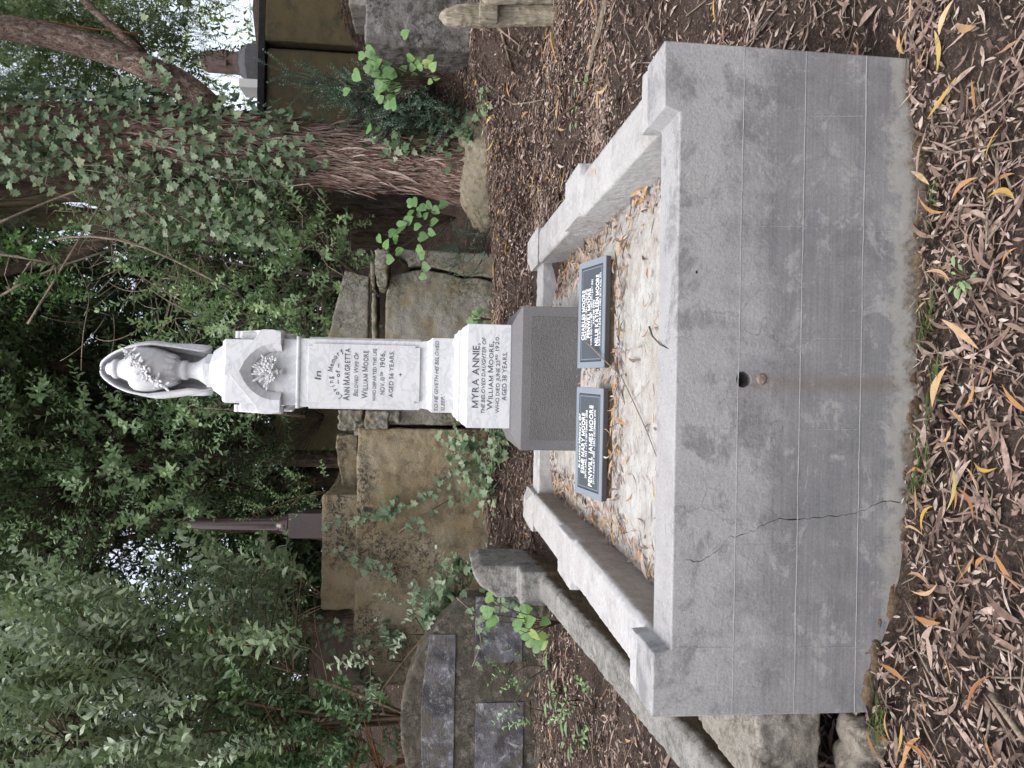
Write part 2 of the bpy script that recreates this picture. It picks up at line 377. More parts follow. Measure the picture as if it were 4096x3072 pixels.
M['dark_leaf'] = m_leaf('dark forest leaf', [(0.034, 0.063, 0.025), (0.061, 0.099, 0.041), (0.088, 0.134, 0.055), (0.115, 0.169, 0.076), (0.162, 0.218, 0.103)])
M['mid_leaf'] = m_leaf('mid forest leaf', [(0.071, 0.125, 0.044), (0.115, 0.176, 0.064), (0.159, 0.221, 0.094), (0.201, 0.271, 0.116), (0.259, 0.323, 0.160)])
M['bright_leaf'] = m_leaf('light green far leaf', [(0.120, 0.168, 0.030), (0.168, 0.228, 0.050), (0.228, 0.288, 0.070), (0.288, 0.348, 0.090), (0.360, 0.396, 0.140)])  # paler, yellower green than the forest leaves
M['cop'] = m_leaf('tiny blue green leaf', [(.03, .06, .04), (.05, .085, .06), (.07, .115, .08), (.10, .15, .11), (.13, .19, .12)])
M['litter'] = m_leaf('dry leaf litter', [(.06, .04, .032), (.12, .08, .064), (.195, .135, .108), (.265, .19, .158), (.35, .27, .23), (.46, .385, .335)], .75, .05, .25, .35)
M['flake'] = m_leaf('stringy bark flakes', [(.07, .042, .034), (.15, .095, .078), (.24, .165, .14), (.33, .24, .21), (.42, .33, .295)], .85, .0, .15, .3)
M['orange'] = m_leaf('orange dry leaf', [(.28, .13, .06), (.37, .20, .085), (.42, .26, .13), (.46, .33, .19), (.40, .21, .13)], .6, .15, .3, .25)
M['yellow'] = m_leaf('yellow leaf', [(.45, .29, .07), (.48, .34, .11), (.42, .32, .13), (.33, .31, .11)], .55, .15, .3, .2)
M['grass'] = m_leaf('grass', [(.05, .10, .02), (.085, .15, .035), (.13, .19, .06)], .5, .3)
def m_ground():
    k = NT('litter covered soil')
    c = k.mix(k.ramp(k.noise(6, 9, .7), [(.38, 0.), (.62, 1.)]), (.05, .035, .03), (.10, .072, .06))
    c = k.mix(k.ramp(k.noise(60, 6, .75), [(.5, 0.), (.68, 1.)]), c, (.21, .155, .13))
    c = k.mix(k.ramp(k.noise(130, 4, .7), [(.60, 0.), (.7, 1.)]), c, (.30, .24, .20))
    return k.done(c, 1., k.bump(k.math('ADD', k.noise(30, 8, .8), k.noise(90, 5, .7)), 1., .03), .1)
M['ground'] = m_ground()

# ------------------------------------------------------------------ ground
CP = [(-3, -3, -.1), (0, -3, -.2), (3, -3, -.1), (-1.6, -.7, -.08), (0, -.8, -.14), (1.5, -.8, -.10), (-1.1, -.02, .02), (-.5, -.02, -.08), (0, -.02, -.125), (.6, -.02, -.12), (1.1, -.02, -.06),
      (2, 0, .06), (3, 0, .2), (1.35, 1, .2), (1.4, 2.1, .5), (2.3, 2, .52), (2.75, 3.2, .66), (3.1, 4.2, 1.24), (3.0, 6.5, 2.55), (4.7, 6.5, 2.7), (3.2, 5.4, 1.9), (2.5, 5.8, 1.6),
      (2.2, 4.9, 1.02), (1.3, 4.6, .95), (.3, 4.5, .95), (-.9, 4.6, 1.02), (1.35, 3.7, .66), (0, 4., .7), (-1.2, 3.9, .68), (0, 3.2, .35), (0, 1.5, .1), (.9, 2.5, .3), (-.9, 2.5, .3),
      (-1.28, 2.5, .22), (-1.28, 1, .1), (-1.25, 3.4, .5), (-1.7, 3, .5), (-1.7, 1.5, .36), (-2.3, 3.4, .58), (-2.2, 1.8, .40), (-2, .5, .14), (-1.5, .2, .05), (-3.3, 3.5, .58), (-4, 1, .3),
      (-2.4, 4.6, 1.0), (-3.5, 5, 1.2), (-2, 6.6, 2.45), (0, 6.6, 2.3), (1, 6.6, 2.2), (-2, 8, 2.95), (0, 8.5, 2.8), (3, 9, 3.2), (-5, 8, 2.6), (-6, 3, .8), (7, 4, 2.0), (7, 9, 3.8),
      (5, 14, 5.3), (7.5, 14, 5.4), (0, 14, 4.2), (-6, 14, 4.0), (-12, 10, 3), (0, 24, 5), (12, 20, 6.0), (-12, 24, 4.5), (12, 0, 1), (-12, 0, 0), (0, -12, -.5), (12, -10, 0), (-12, -10, -.4),
      (0, 60, 6), (60, 60, 8), (-60, 60, 5), (60, 0, 3), (-60, 0, 0), (0, -60, -2), (60, -60, -1), (-60, -60, -2)]
CPa = np.array(CP)
def gz(x, y):
    x = np.asarray(x, float); y = np.asarray(y, float)
    d2 = (x[..., None]-CPa[:, 0])**2+(y[..., None]-CPa[:, 1])**2+.015
    w_ = d2**-1.7; return (w_*CPa[:, 2]).sum(-1)/w_.sum(-1)
def g1(x, y): return float(gz(np.array([x]), np.array([y]))[0])
def hit(x, y, up=0.):
    "where the line of sight through a spot of the photograph meets the ground"
    d = ray(x, y); t = .8
    while t < 14:
        p = CAM+d*t
        if p[2] < g1(p[0], p[1])+up: break
        t += .02
    return Vector(p)
def make_ground():
    def axis(a, b, st, far):
        c = list(np.arange(a, b, st)); q = b; s_ = st
        while q < far: c.append(q); s_ *= 1.25; q += s_
        c.append(far); q = a; s_ = st; pre = []
        while True:
            s_ *= 1.25; q -= s_
            if q < -far: break
            pre.append(q)
        return np.array([-far]+pre[::-1]+c)
    xs = axis(-4.5, 4.5, .07, 80); ys = axis(-2, 7, .07, 80)
    X, Y = np.meshgrid(xs, ys); Z = gz(X, Y)
    near = (np.abs(X) < 6) & (np.abs(Y) < 9)
    for i in range(X.shape[0]):
        for j in range(X.shape[1]):
            if near[i, j]: Z[i, j] += .035*noise.fractal(Vector((X[i, j]*2.5, Y[i, j]*2.5, 0)), 1., 2., 4)
    nx, ny = len(xs), len(ys)
    idx = np.arange(nx*ny).reshape(ny, nx)
    f = np.stack([idx[:-1, :-1], idx[:-1, 1:], idx[1:, 1:], idx[1:, :-1]], -1).reshape(-1, 4)
    me = bpy.data.meshes.new('ground'); me.from_pydata(np.stack([X, Y, Z], -1).reshape(-1, 3).tolist(), [], f.tolist())
    o = link('ground', me, M['ground'], smooth=True); tag(o, kind='structure', label='brown soil slope under dry leaf litter', cat='ground')
make_ground()

# ------------------------------------------------------------------ leaf machinery
def strip_leaf(n, L, W, bend=0., curl=0., fold=.25, peak=.42, twist=0.):
    "leaf along +x, normal +z; two strips with a fold down the midrib"
    V = []; F = []
    for i in range(n+1):
        t = i/n; wd = W*.5*(max(0., (t/peak if t < peak else (1-t)/(1-peak)))**.65 if 0 < t < 1 else 0)
        wd = max(wd, W*.03)
        px, py, pz = L*t, L*bend*(t*t-t)*4*.25*4, -L*curl*t*t
        tw = twist*t; ty, tz = math.cos(tw), math.sin(tw)
        V += [(px, py-wd*ty, pz+wd*fold-wd*tz), (px, py, pz), (px, py+wd*ty, pz+wd*fold+wd*tz)]
    for i in range(n):
        a = 3*i; F += [(a, a+3, a+4, a+1), (a+1, a+4, a+5, a+2)]
    return np.array(V), np.array(F)
def fan_leaf(outline, cup=.15):
    "leaf from an outline around a centre; x forward"
    V = [(.35, 0, 0)]; 
    for x, y in outline: V.append((x, y, cup*(((x-.35)**2+y*y))))
    n = len(outline); F = [(0, 1+i, 1+(i+1) % n, 1+(i+1) % n) for i in range(n)]
    return np.array(V), [f[:3] for f in F]
IVY = fan_leaf([(0, 0), (-.12, .22), (.1, .55), (.28, .3), (.55, .42), (.62, .2), (1, 0), (.62, -.2), (.55, -.42), (.28, -.3), (.1, -.55), (-.12, -.22)], .2)
HEART = fan_leaf([(.02, 0), (-.1, .12), (-.1, .3), (.05, .45), (.3, .5), (.6, .36), (.85, .15), (1, 0), (.85, -.15), (.6, -.36), (.3, -.5), (.05, -.45), (-.1, -.3), (-.1, -.12)], -.18)

class Fol:
    "many copies of small templates collected in one mesh with a tint per leaf"
    def __init__(s): s.V = []; s.L = []; s.T = []; s.C = []; s.n = 0
    def add(s, tpl, P, Mx, scale, tint, tplt=None):
        "tpl=(V,F,[face tint]); P (k,3), Mx (k,3,3), scale (k,), tint (k,)"
        V, F = tpl[0], tpl[1]; P = np.asarray(P, float); k = len(P)
        if k == 0: return
        W_ = np.einsum('kij,vj->kvi', Mx, V)*np.asarray(scale)[:, None, None]+P[:, None, :]
        s.V.append(W_.reshape(-1, 3)); nv = len(V)
        tot = np.array([len(f) for f in F]); flat = np.concatenate([np.asarray(f) for f in F])
        offs = s.n+np.arange(k)*nv
        s.L.append((flat[None, :]+offs[:, None]).ravel()); s.T.append(np.tile(tot, k))
        ft = tpl[2] if len(tpl) > 2 else np.zeros(len(F))
        s.C.append(np.clip(np.asarray(tint)[:, None]+ft[None, :], 0, 1).ravel()); s.n += k*nv
    def mesh(s, name, smooth=True):
        V = np.concatenate(s.V); L = np.concatenate(s.L); T = np.concatenate(s.T); C_ = np.concatenate(s.C)
        me = bpy.data.meshes.new(name); me.vertices.add(len(V)); me.vertices.foreach_set('co', V.astype(np.float32).ravel())
        me.loops.add(len(L)); me.loops.foreach_set('vertex_index', L.astype(np.int32))
        me.polygons.add(len(T)); st = np.concatenate([[0], np.cumsum(T)[:-1]]).astype(np.int32); me.polygons.foreach_set('loop_start', st)
        me.update(calc_edges=True)
        a = me.attributes.new('tint', 'FLOAT', 'FACE'); a.data.foreach_set('value', C_.astype(np.float32))
        if smooth: me.polygons.foreach_set('use_smooth', np.ones(len(T), bool))
        me.validate(); return me
    def build(s, name, mat, parent=None): return link(name, s.mesh(name), mat, parent)
def frames(ax, nr):
    ax = np.asarray(ax, float); ax /= np.linalg.norm(ax, axis=1)[:, None]+1e-9
    nr = np.asarray(nr, float); nr = nr-(nr*ax).sum(1)[:, None]*ax; ln = np.linalg.norm(nr, axis=1)[:, None]
    nr = np.where(ln < 1e-4, np.array([[.1, .2, 1.]]), nr); nr /= np.linalg.norm(nr, axis=1)[:, None]
    b = np.cross(nr, ax); return np.stack([ax, b, nr], -1)
def rnd_dir(k): 
    v = rng.normal(size=(k, 3)); return v/np.linalg.norm(v, axis=1)[:, None]
def flat_frames(k, tilt=.35):
    a = rng.uniform(0, 2*np.pi, k); ax = np.stack([np.cos(a), np.sin(a), rng.normal(0, tilt*.6, k)], 1)
    nr = np.stack([rng.normal(0, tilt, k), rng.normal(0, tilt, k), np.ones(k)], 1); return frames(ax, nr)

def sprig(length, nleaf, LL, LW, seed, spread=1.0, droop=.1, start=.1, tips=3, stemr=.003, nseg=3):
    "a twig along +x with leaves around it, as a template"
    q = np.random.default_rng(seed); V = []; F = []; T = []; base = 0
    cv = q.normal(0, .12, 2)
    def sp(t): return np.array([length*t, length*(cv[0]*t*t), length*(cv[1]*t*t)-droop*length*t*t])
    m_ = MB(); m_.tube([sp(t) for t in np.linspace(0, 1, 5)], [stemr, stemr*.9, stemr*.75, stemr*.6, stemr*.4], 4, False)
    V.append(np.array([tuple(v) for v in m_.v])); F += [tuple(f) for f in m_.f]; T += [-.6]*len(m_.f); base = len(m_.v)
    ph = q.uniform(0, 6)
    for i in range(nleaf):
        t = start+(1-start)*(i/(nleaf-1))**.85 if i < nleaf-tips else 1.
        ph += 2.4; p = sp(min(t, 1.))
        tilt = q.uniform(.75, 1.25)*spread*(1. if t < .9 else .55)
        ax = np.array([math.cos(tilt), math.sin(tilt)*math.cos(ph), math.sin(tilt)*math.sin(ph)])
        up = np.array([math.sin(tilt), -math.cos(tilt)*math.cos(ph), -math.cos(tilt)*math.sin(ph)])+q.normal(0, .25, 3)
        l = LL*q.uniform(.65, 1.15)*(1-.25*(t > .9))
        v, f = strip_leaf(nseg, l, LW*q.uniform(.8, 1.15), q.normal(0, .05), q.uniform(-.05, .3), q.uniform(.1, .4), .58)
        fr = frames(ax[None], up[None])[0]
        V.append(v@fr.T+p); F += [tuple(int(a)+base for a in ff) for ff in f]; T += [q.uniform(-.22, .22)+.12*(t > .9)]*len(f); base += len(v)
    return np.concatenate(V), F, np.array(T)
KARO = [sprig(.42, 24, .082, .038, i, 1.0) for i in range(5)]
KARO_S = [sprig(.30, 18, .064, .031, 20+i, 1.1) for i in range(4)]
SMALL = [sprig(.36, 20, .055, .021, 40+i, 1.1, .15, nseg=2) for i in range(4)]
FAR = [sprig(.75, 26, .13, .05, 60+i, 1.1, .2, nseg=2) for i in range(4)]
FINE = [sprig(.55, 40, .07, .016, 80+i, .8, .35, nseg=2) for i in range(3)]
TINY = [sprig(.22, 36, .020, .012, 100+i, 1.1, .05, nseg=2, stemr=.0016) for i in range(4)]
CLEAR = [(345, 1225, 74, 70), (385, 1262, 55, 42), (215, 505, 48, 22), (245, 560, 40, 18), (275, 625, 40, 20), (170, 655, 40, 10), (400, 1195, 30, 22)]
def clearing(P):
    "the open gaps of the wood, through which the sky shows"
    d = P-CAM; f_ = d@_f; U = 1536+FPX*(d@R2)/f_; V = 2048-FPX*(d@U2)/f_; x, y = V/S, (3072-U)/S; k = np.ones(len(P), bool)
    for cx, cy, rx, ry in CLEAR: k &= ((x-cx)/rx)**2+((y-cy)/ry)**2+rng.normal(0, .25, len(P)) > 1
    return k | (P[:, 1] < 6.2)
def put(fol, tpls, P, ax, scale=1., tint=.5, tj=.15, sj=.2):
    P = np.asarray(P, float); ax = np.asarray(ax, float); k = clearing(P); P = P[k]; ax = ax[k]; k = len(P)
    if k == 0: return
    ax = np.asarray(ax, float); w_ = rng.integers(0, len(tpls), k); fr = frames(ax, rnd_dir(k))
    sc = scale*rng.uniform(1-sj, 1+sj, k); ti = np.clip(tint+rng.normal(0, tj, k), 0, 1)
    for i, t in enumerate(tpls):
        q = w_ == i; fol.add(t, P[q], fr[q], sc[q], ti[q])

# ================================================================== the grave plot
W2 = 1.1; ZP, ZR, FL = .783, .727, .61
def fz(x, y):
    "height of the uneven floor inside the kerb"
    sm = lambda t: np.clip(t, 0, 1)**2*(3-2*np.clip(t, 0, 1)); x = np.asarray(x, float); y = np.asarray(y, float)
    return .532+.076*sm((y-.3)/.95)*sm((.93-np.abs(x))/.36)
def grave():
    g = empty('grave_plot', (0, 1.9, 0), 'large raised concrete grave plot with kerb rails round a pale flaking floor', 'grave plot')
    hole = at(1607, 820, 0)
    mb = MB()
    pts = [(-1.105, -.45), (1.095, -.45), (1.1, ZP+.002), (.885, ZP-.002), (.868, ZR+.002), (-.88, ZR-.004), (-.893, ZP-.002), (-1.1, ZP)]
    mb.prism(pts, 0, .2)
    wall = mb.build('front_wall', M['wall'], g, bevel=.005)
    bake(wall)
    # weep hole and the long crack are cut into the wall
    cut = MB(); r0 = .027
    cut.prism([(hole.x+r0*math.cos(a)*(1+.08*math.sin(3*a)), hole.z+r0*math.sin(a)) for a in np.linspace(0, 2*math.pi, 15)[:-1]], -.05, .16)
    cr_f = [(2735, 2247), (2748, 2240), (2775, 2248), (2800, 2246), (2840, 2225), (2863, 2208), (2880, 2195), (2925, 2143), (2945, 2147), (2985, 2135), (3030, 2112), (3070, 2092), (3115, 2073), (3160, 2079),
            (3215, 2074), (3270, 2071), (3310, 2063), (3350, 2067), (3400, 2055), (3460, 2041), (3515, 2012), (3560, 2003), (3600, 2011), (3632, 1985)]
    wd = [.001, .003, .004, .003, .0015, .003, .003, .003, .004, .002, .0025, .003, .0035, .0045, .002, .0025, .0035, .004, .0025, .003, .0035, .005, .006, .012]
    rr = random.Random(9); fine = []; fw = []
    for i in range(len(cr_f)-1):
        (xa, ya), (xb, yb) = cr_f[i], cr_f[i+1]; k = max(2, int(math.hypot(xb-xa, yb-ya)/14))
        for j in range(k):
            t = j/k; jj = 0 if j == 0 else 1; fine.append((xa+(xb-xa)*t+rr.uniform(-4, 4)*jj, ya+(yb-ya)*t+rr.uniform(-5, 5)*jj)); fw.append(max(.0012, wd[i]*rr.uniform(.55, 1.25)))
    fine.append(cr_f[-1]); fw.append(wd[-1]); cp = [atf(x, y, 0) for x, y in fine]; wd = fw
    up = [(p.x-w_*.42, p.z) for p, w_ in zip(cp, wd)]; dn = [(p.x+w_*.42, p.z-w_*.2) for p, w_ in zip(cp, wd)]
    cut.prism(up+dn[::-1], -.05, .05)
    h2 = at(1500*1.0, 589, 0)
    c2 = atf(2788, 1088, 0); cut.prism([(c2.x+.006*math.cos(a), c2.z+.005*math.sin(a)) for a in np.linspace(0, 2*math.pi, 8)[:-1]], -.05, .02)
    co = cut.build('cut', None); bo = wall.modifiers.new('cut', 'BOOLEAN'); bo.object = co; bo.operation = 'DIFFERENCE'; bo.solver = 'EXACT'
    bake(wall); bpy.data.objects.remove(co)
    pg = MB(); pc_ = atf(3046, 1517, 0); pg.ell((pc_.x, -.001, pc_.z), ((.020, 0, 0), (0, .006, 0), (0, 0, .019)), 16, 8); o = pg.build('rusty_plug', M['rust'], wall); weather(o, .003, .002, .01)
    # thin raised board marks of the formwork
    ln = MB(); rr = random.Random(3)
    def line(p, q, wd=.0022, j=.0012):
        n = 34; top = []; bot = []
        for i in range(n+1):
            t = i/n; x = p[0]+(q[0]-p[0])*t; z = p[1]+(q[1]-p[1])*t
            a = wd*rr.uniform(.35, 1.15)*.5; o_ = rr.uniform(-j, j)
            dx, dz = q[0]-p[0], q[1]-p[1]; l = math.hypot(dx, dz); nx, nz = -dz/l, dx/l
            top.append((x+nx*(a+o_), z+nz*(a+o_))); bot.append((x-nx*(a-o_), z-nz*(a-o_)))
        ln.prism(bot+top[::-1], -.0012, .003)
    for z, j in ((.5147, 0), (.3027, 0), (.091, 0)): line((-1.098, z-.002), (1.094, z))
    def vl(y, xa, xb): a, b = atf(xa, y, 0), atf(xb, y, 0); line((a.x, a.z), (b.x, b.z), .0013)
    for y, xa, xb in ((2590, 2700, 2925), (2590, 3180, 3425), (2178, 2935, 3182), (1715, 2700, 2935), (1718, 3190, 3430), (1350, 2700, 2950), (1355, 3205, 3440), (905, 2965, 3215), (925, 3450, 3590), (465, 3225, 3450)): vl(y, xa, xb)
    ln.build('form_lines', M['rail'], wall)
    # lumps of the footing at the foot of the wall
    ft = MB(); rr = random.Random(5)
    for i in range(46):
        x = -1.09+2.18*i/45; zb = g1(x, -.02)+rr.uniform(-.05, .03)
        ft.ell((x, .0+rr.uniform(-.006, .012), zb), ((rr.uniform(.03, .06), 0, 0), (0, rr.uniform(.006, .012), 0), (0, 0, rr.uniform(.015, .03))), 8, 6)
    weather(ft.build('footing', M['mortar'], g), .008, .008, .03)
    # posts, rails
    def chamfer_rail(x0, x1, y0, y1, z0, z1, c, name, mat=M['rail'], extra=None):
        b = MB(); sgn = 1 if abs(x0[0]) > abs(x1[0]) else -1
        def ring(y, xa, xb, zt): return [(xa, y, z0), (xa, y, zt-c*.6), (xa+c, y, zt), (xb-c, y, zt), (xb, y, zt-c*.6), (xb, y, z0)]
        ra = ring(y0, x0[0], x1[0], z1[0]); rb = ring(y1, x0[1], x1[1], z1[1])
        b.add(ra+rb, [(i, (i+1) % 6, 6+(i+1) % 6, 6+i) for i in range(6)]+[(5, 4, 3, 2, 1, 0), (6, 7, 8, 9, 10, 11)])
        if extra: extra(b)
        o = b.build(name, mat, g); weather(o, .0085, .003, .03, amp2=.006); return o
    def padL(b): b.frustum((-1.155, -.865, 1.62, 2.12, .2), (-1.15, -.87, 1.66, 2.08, .749))
    def padR(b): b.frustum((.895, 1.20, 1.62, 2.12, .2), (.90, 1.195, 1.66, 2.08, .749))
    chamfer_rail((-1.1, -1.135), (-.888, -.872), .2, 3.36, -.2, (.728, .73), .022, 'side_rail', M['rail_brown'], extra=padL)
    chamfer_rail((.888, .918), (1.1, 1.175), .2, 3.36, -.2, (.728, .73), .022, 'side_rail', extra=padR)
    b = MB(); b.box(-.9, .95, 3.36, 3.66, .0, .70); weather(b.build('rear_rail', M['rail'], g), .015, .005, .05)
    for (xa, xb, ya, yb, zt, q) in ((-1.1, -.9, .203, .285, ZP, 0), (.885, 1.1, .203, .28, ZP, 0), (-1.17, -.87, 3.37, 3.74, .775, 1), (.915, 1.2, 3.37, 3.76, .78, 1)):
        b = MB()
        if q: b.frustum((xa, xb, ya, yb, -.1), (xa, xb, ya, yb, zt-.045)); b.frustum((xa-.008, xb+.008, ya-.008, yb+.008, zt-.0451), (xa+.07, xb-.07, ya+.09, yb-.09, zt))
        else: b.box(xa, xb, ya, yb, -.1, zt-.003)
        o = b.build('corner_post', M['rail'], g); weather(o, .0075, .003, .03, amp2=.005)
    b = MB(); b.box(-.95, .97, .195, 3.4, .2, .515)
    fl = b.build('floor_slab', M['floor'], g)
    # floor with real unevenness
    nx, ny = 130, 200; xs = np.linspace(-.9, .93, nx); ys = np.linspace(.199, 3.37, ny); X, Y = np.meshgrid(xs, ys)
    Z = np.array([float(fz(x, y))+.006*noise.fractal(Vector((x*6, y*6, 2)), .9, 2, 5)-.012*max(0, noise.noise(Vector((x*3, y*4, 9)))-.2) for x, y in zip(X.ravel(), Y.ravel())])
    idx = np.arange(nx*ny).reshape(ny, nx); f = np.stack([idx[:-1, :-1], idx[:-1, 1:], idx[1:, 1:], idx[1:, :-1]], -1).reshape(-1, 4)
    me = bpy.data.meshes.new('floor_skin'); me.from_pydata(np.stack([X.ravel(), Y.ravel(), Z], -1).tolist(), [], f.tolist()); link('floor_skin', me, M['floor'], fl, smooth=True)
    return g
grave()

# ------------------------------------------------------------------ lettering
_txt = {}
def glyph(ch, bold):
    key = (ch, bold)
    if key in _txt: return _txt[key]
    if ch == 'M':
        t = .085+bold*2; w_ = .70+bold; h = .682; m1 = MB()
        m1.prism([(0, 0), (t, 0), (t, .46), (w_/2-.05, .04), (w_/2+.05, .04), (w_-t, .46), (w_-t, 0), (w_, 0), (w_, h), (w_-t, h), (w_/2, .20), (t, h), (0, h)], -.02, .02)
        v = np.array([(p[0], p[2], -p[1]) for p in m1.v]); f = m1.f
    else:
        c = bpy.data.curves.new('t', 'FONT'); c.body = ch; c.size = 1; c.offset = bold; c.extrude = .02; c.resolution_u = 3
        o = bpy.data.objects.new('t', c); scn.collection.objects.link(o); bpy.context.view_layer.update()
        me = bpy.data.meshes.new_from_object(o.evaluated_get(bpy.context.evaluated_depsgraph_get()))
        v = np.array([tuple(p.co) for p in me.vertices]); f = [tuple(p.vertices) for p in me.polygons]
        bpy.data.objects.remove(o); bpy.data.curves.remove(c); bpy.data.meshes.remove(me)
        v[:, 0] -= v[:, 0].min()
    _txt[key] = (v, f); return _txt[key]
def text_raw(s, bold=0., shear=0., small=False, gap=.10):
    V = []; F = []; x = 0; n = 0
    for i, ch in enumerate(s):
        if ch == ' ': x += .26; continue
        v, f = glyph(ch, bold); k = .78 if small and i and s[i-1] != ' ' and ch.isalpha() else 1.
        q = v*np.array([k, k, 1]); wd = q[:, 0].max(); q[:, 0] += x+shear*q[:, 1]; V.append(q); F += [tuple(a+n for a in ff) for ff in f]; n += len(v); x += wd+gap
    return np.concatenate(V), F
_H = text_raw('H'); CAPH = _H[0][:, 1].max()
def line_text(mb, s, x0, x1, z0, caph, fn, bold=.012, shear=0., small=False, th=.0015, slope=0.):
    "write s from x0 to x1 (surface units) with its baseline at z0; fn maps (x, z, out) to the world"
    v, f = text_raw(s, bold, shear, small); a, b = v[:, 0].min(), v[:, 0].max()
    X = x0+(v[:, 0]-a)/(b-a)*(x1-x0); Zz = z0+v[:, 1]/CAPH*caph+slope*(X-x0); o_ = np.where(v[:, 2] > 0, th, -.002)
    mb.add([fn(x, z, q) for x, z, q in zip(X, Zz, o_)], f)

# ================================================================== the marble monument
CX, CY = .02, 2.635
def monument():
    g = empty('marble_monument', (CX, CY, FL), 'tall white marble memorial with a draped urn on a grey stone block', 'monument')
    b = MB(); b.sq(CX-.008, CY, [(.445, .4), (.445, .976), (.34, 1.03), (.34, 1.0345)])
    ped = b.build('stone_base', M['granite'], g, bevel=.006)
    b = MB(); b.box(CX-.39, CX+.375, CY-.4475, CY-.44, .45, .925); b.build('tooled_panel', M['granite_tool'], ped, bevel=.002)
    b = MB(); b.sq(CX, CY, [(.327, 1.0345), (.327, 1.309), (.318, 1.312), (.312, 1.325), (.300, 1.341), (.289, 1.347), (.287, 1.364), (.283, 1.368), (.272, 1.372), (.264, 1.381), (.262, 1.3895)])
    base = b.build('marble_base', M['marble'], g, bevel=.003)
    b = MB(); b.sq(CX, CY, [(.2375, 1.3895), (.2375, 1.53), (.230, 1.537), (.222, 1.548), (.217, 1.565), (.2145, 1.589), (.2145, 2.352)])
    sh = b.build('shaft', M['marble'], g, bevel=.003)
    def notched(h, z0, z1, n=.014): return [(-h+n, z0), (h-n, z0), (h-n, z0+.03), (h, z0+.03), (h, z1-.03), (h-n, z1-.03), (h-n, z1), (-h+n, z1), (-h+n, z1-.03), (-h, z1-.03), (-h, z0+.03), (-h+n, z0+.03)]
    yf = CY-.2145
    b = MB(); b.prism([(x+CX, z) for x, z in notched(.185, 1.605, 2.303)], yf-.012, yf+.01); b.build('inscription_panel', M['marble'], sh, bevel=.002)
    for s_ in (-1, 1):
        b = MB(); xa = CX+s_*.2045; xb = CX+s_*.2265; b.box(min(xa, xb), max(xa, xb), CY-.18, CY+.18, 1.605, 2.303); b.build('side_panel', M['marble'], sh, bevel=.003)
    b = MB(); b.sq(CX, CY, [(.2145, 2.351), (.222, 2.354), (.2265, 2.3615), (.2265, 2.3685), (.222, 2.376), (.208, 2.379)]); b.build('band', M['marble'], g, bevel=.002)
    # cap: core, gabled front and sides, eight-sided top
    cap = MB(); cap.sq(CX, CY, [(.207, 2.3785), (.207, 2.50), (.2, 2.50), (.2, 2.812)]); cap = cap.build('cap', M['marble'], g, bevel=.003)
    arch_o = [(.172, 2.463), (.172, 2.52), (.162, 2.56), (.142, 2.60), (.108, 2.643), (.06, 2.68), (0, 2.708)]
    arch_i = [(.128, 2.463), (.128, 2.50), (.122, 2.54), (.106, 2.575), (.08, 2.607), (.045, 2.633), (0, 2.652)]
    YF, YB = CY-.262, CY-.215
    outer = [(.25, 2.463), (.262, 2.514), (.262, 2.575), (.255, 2.592), (.235, 2.603), (.215, 2.612), (.035, 2.765)]
    outer += [(.035+.0*k+.018*math.cos(a)-.018, 2.782+.02*math.sin(a)) for k, a in enumerate(np.linspace(-.6, 1.5, 6))]
    half = outer; poly = [(CX+x, z) for x, z in half]+[(CX-x, z) for x, z in half[::-1]]+[(CX-x, z) for x, z in arch_o]+[(CX+x, z) for x, z in arch_o[::-1][1:]]
    def gable(name, rot):
        m_ = MB(); m_.prism(poly, YF, YB)
        # splayed reveal down to the niche
        L_ = [(CX-x, z) for x, z in arch_o]+[(CX+x, z) for x, z in arch_o[::-1][1:]]; I_ = [(CX-x, z) for x, z in arch_i]+[(CX+x, z) for x, z in arch_i[::-1][1:]]
        n = len(L_); m_.add([(x, YF+.0005, z) for x, z in L_]+[(x, CY-.216, z) for x, z in I_], [(i, i+1, n+i+1, n+i) for i in range(n-1)])
        if rot in (R(90), R(270)): m_.v = [(CX+(v[0]-CX)*.81, v[1], v[2]) for v in m_.v]
        o = m_.build(name, M['marble'], cap, bevel=.003)
        if rot:
            Rm = Matrix.Translation((CX, CY, 0))@Matrix.Rotation(rot, 4, 'Z')@Matrix.Translation((-CX, -CY, 0)); o.data.transform(Rm)
        return o
    for r_ in (0, R(90), R(180), R(270)): gable('gable', r_)
    for s_ in (-1, 1):   # stepped shoulders between the gables
        b = MB(); b.box(CX+s_*.22-.032, CX+s_*.22+.032, CY-.155, CY+.155, 2.59, 2.735); b.build('shoulder', M['marble'], cap, bevel=.012)
        b = MB(); b.prism([(CX+s_*x, z) for x, z in ((.2, 2.40), (.206, 2.463), (.25, 2.463), (.245, 2.44), (.225, 2.43), (.215, 2.41))], CY-.12, CY+.12); b.build('bracket', M['marble'], cap, bevel=.003)
    b = MB(); k = 1/math.cos(math.pi/8)
    b.sq(CX, CY, [(.2, 2.811), (.186, 2.833)]); 
    b.lathe(CX, CY, [(.186*k, 2.832), (.178*k, 2.845), (.125*k, 2.925), (.108*k, 2.93), (.108*k, 2.966)], 8, math.pi/8); b.build('octagon', M['marble'], cap, bevel=.003)
    # flowers in the niche
    rr = random.Random(11); bq = MB(); y0 = CY-.2155
    def petal(c, d, l, wd, th=.006, out=.35):
        d = Vector((d[0], -out, d[1])).normalized(); s_ = d.cross(Vector((0, -1, 0))).normalized(); n_ = s_.cross(d)
        bq.ell(Vector(c)+d*l*.5, (d*l*.5, s_*wd*.5, n_*th), 7, 6)
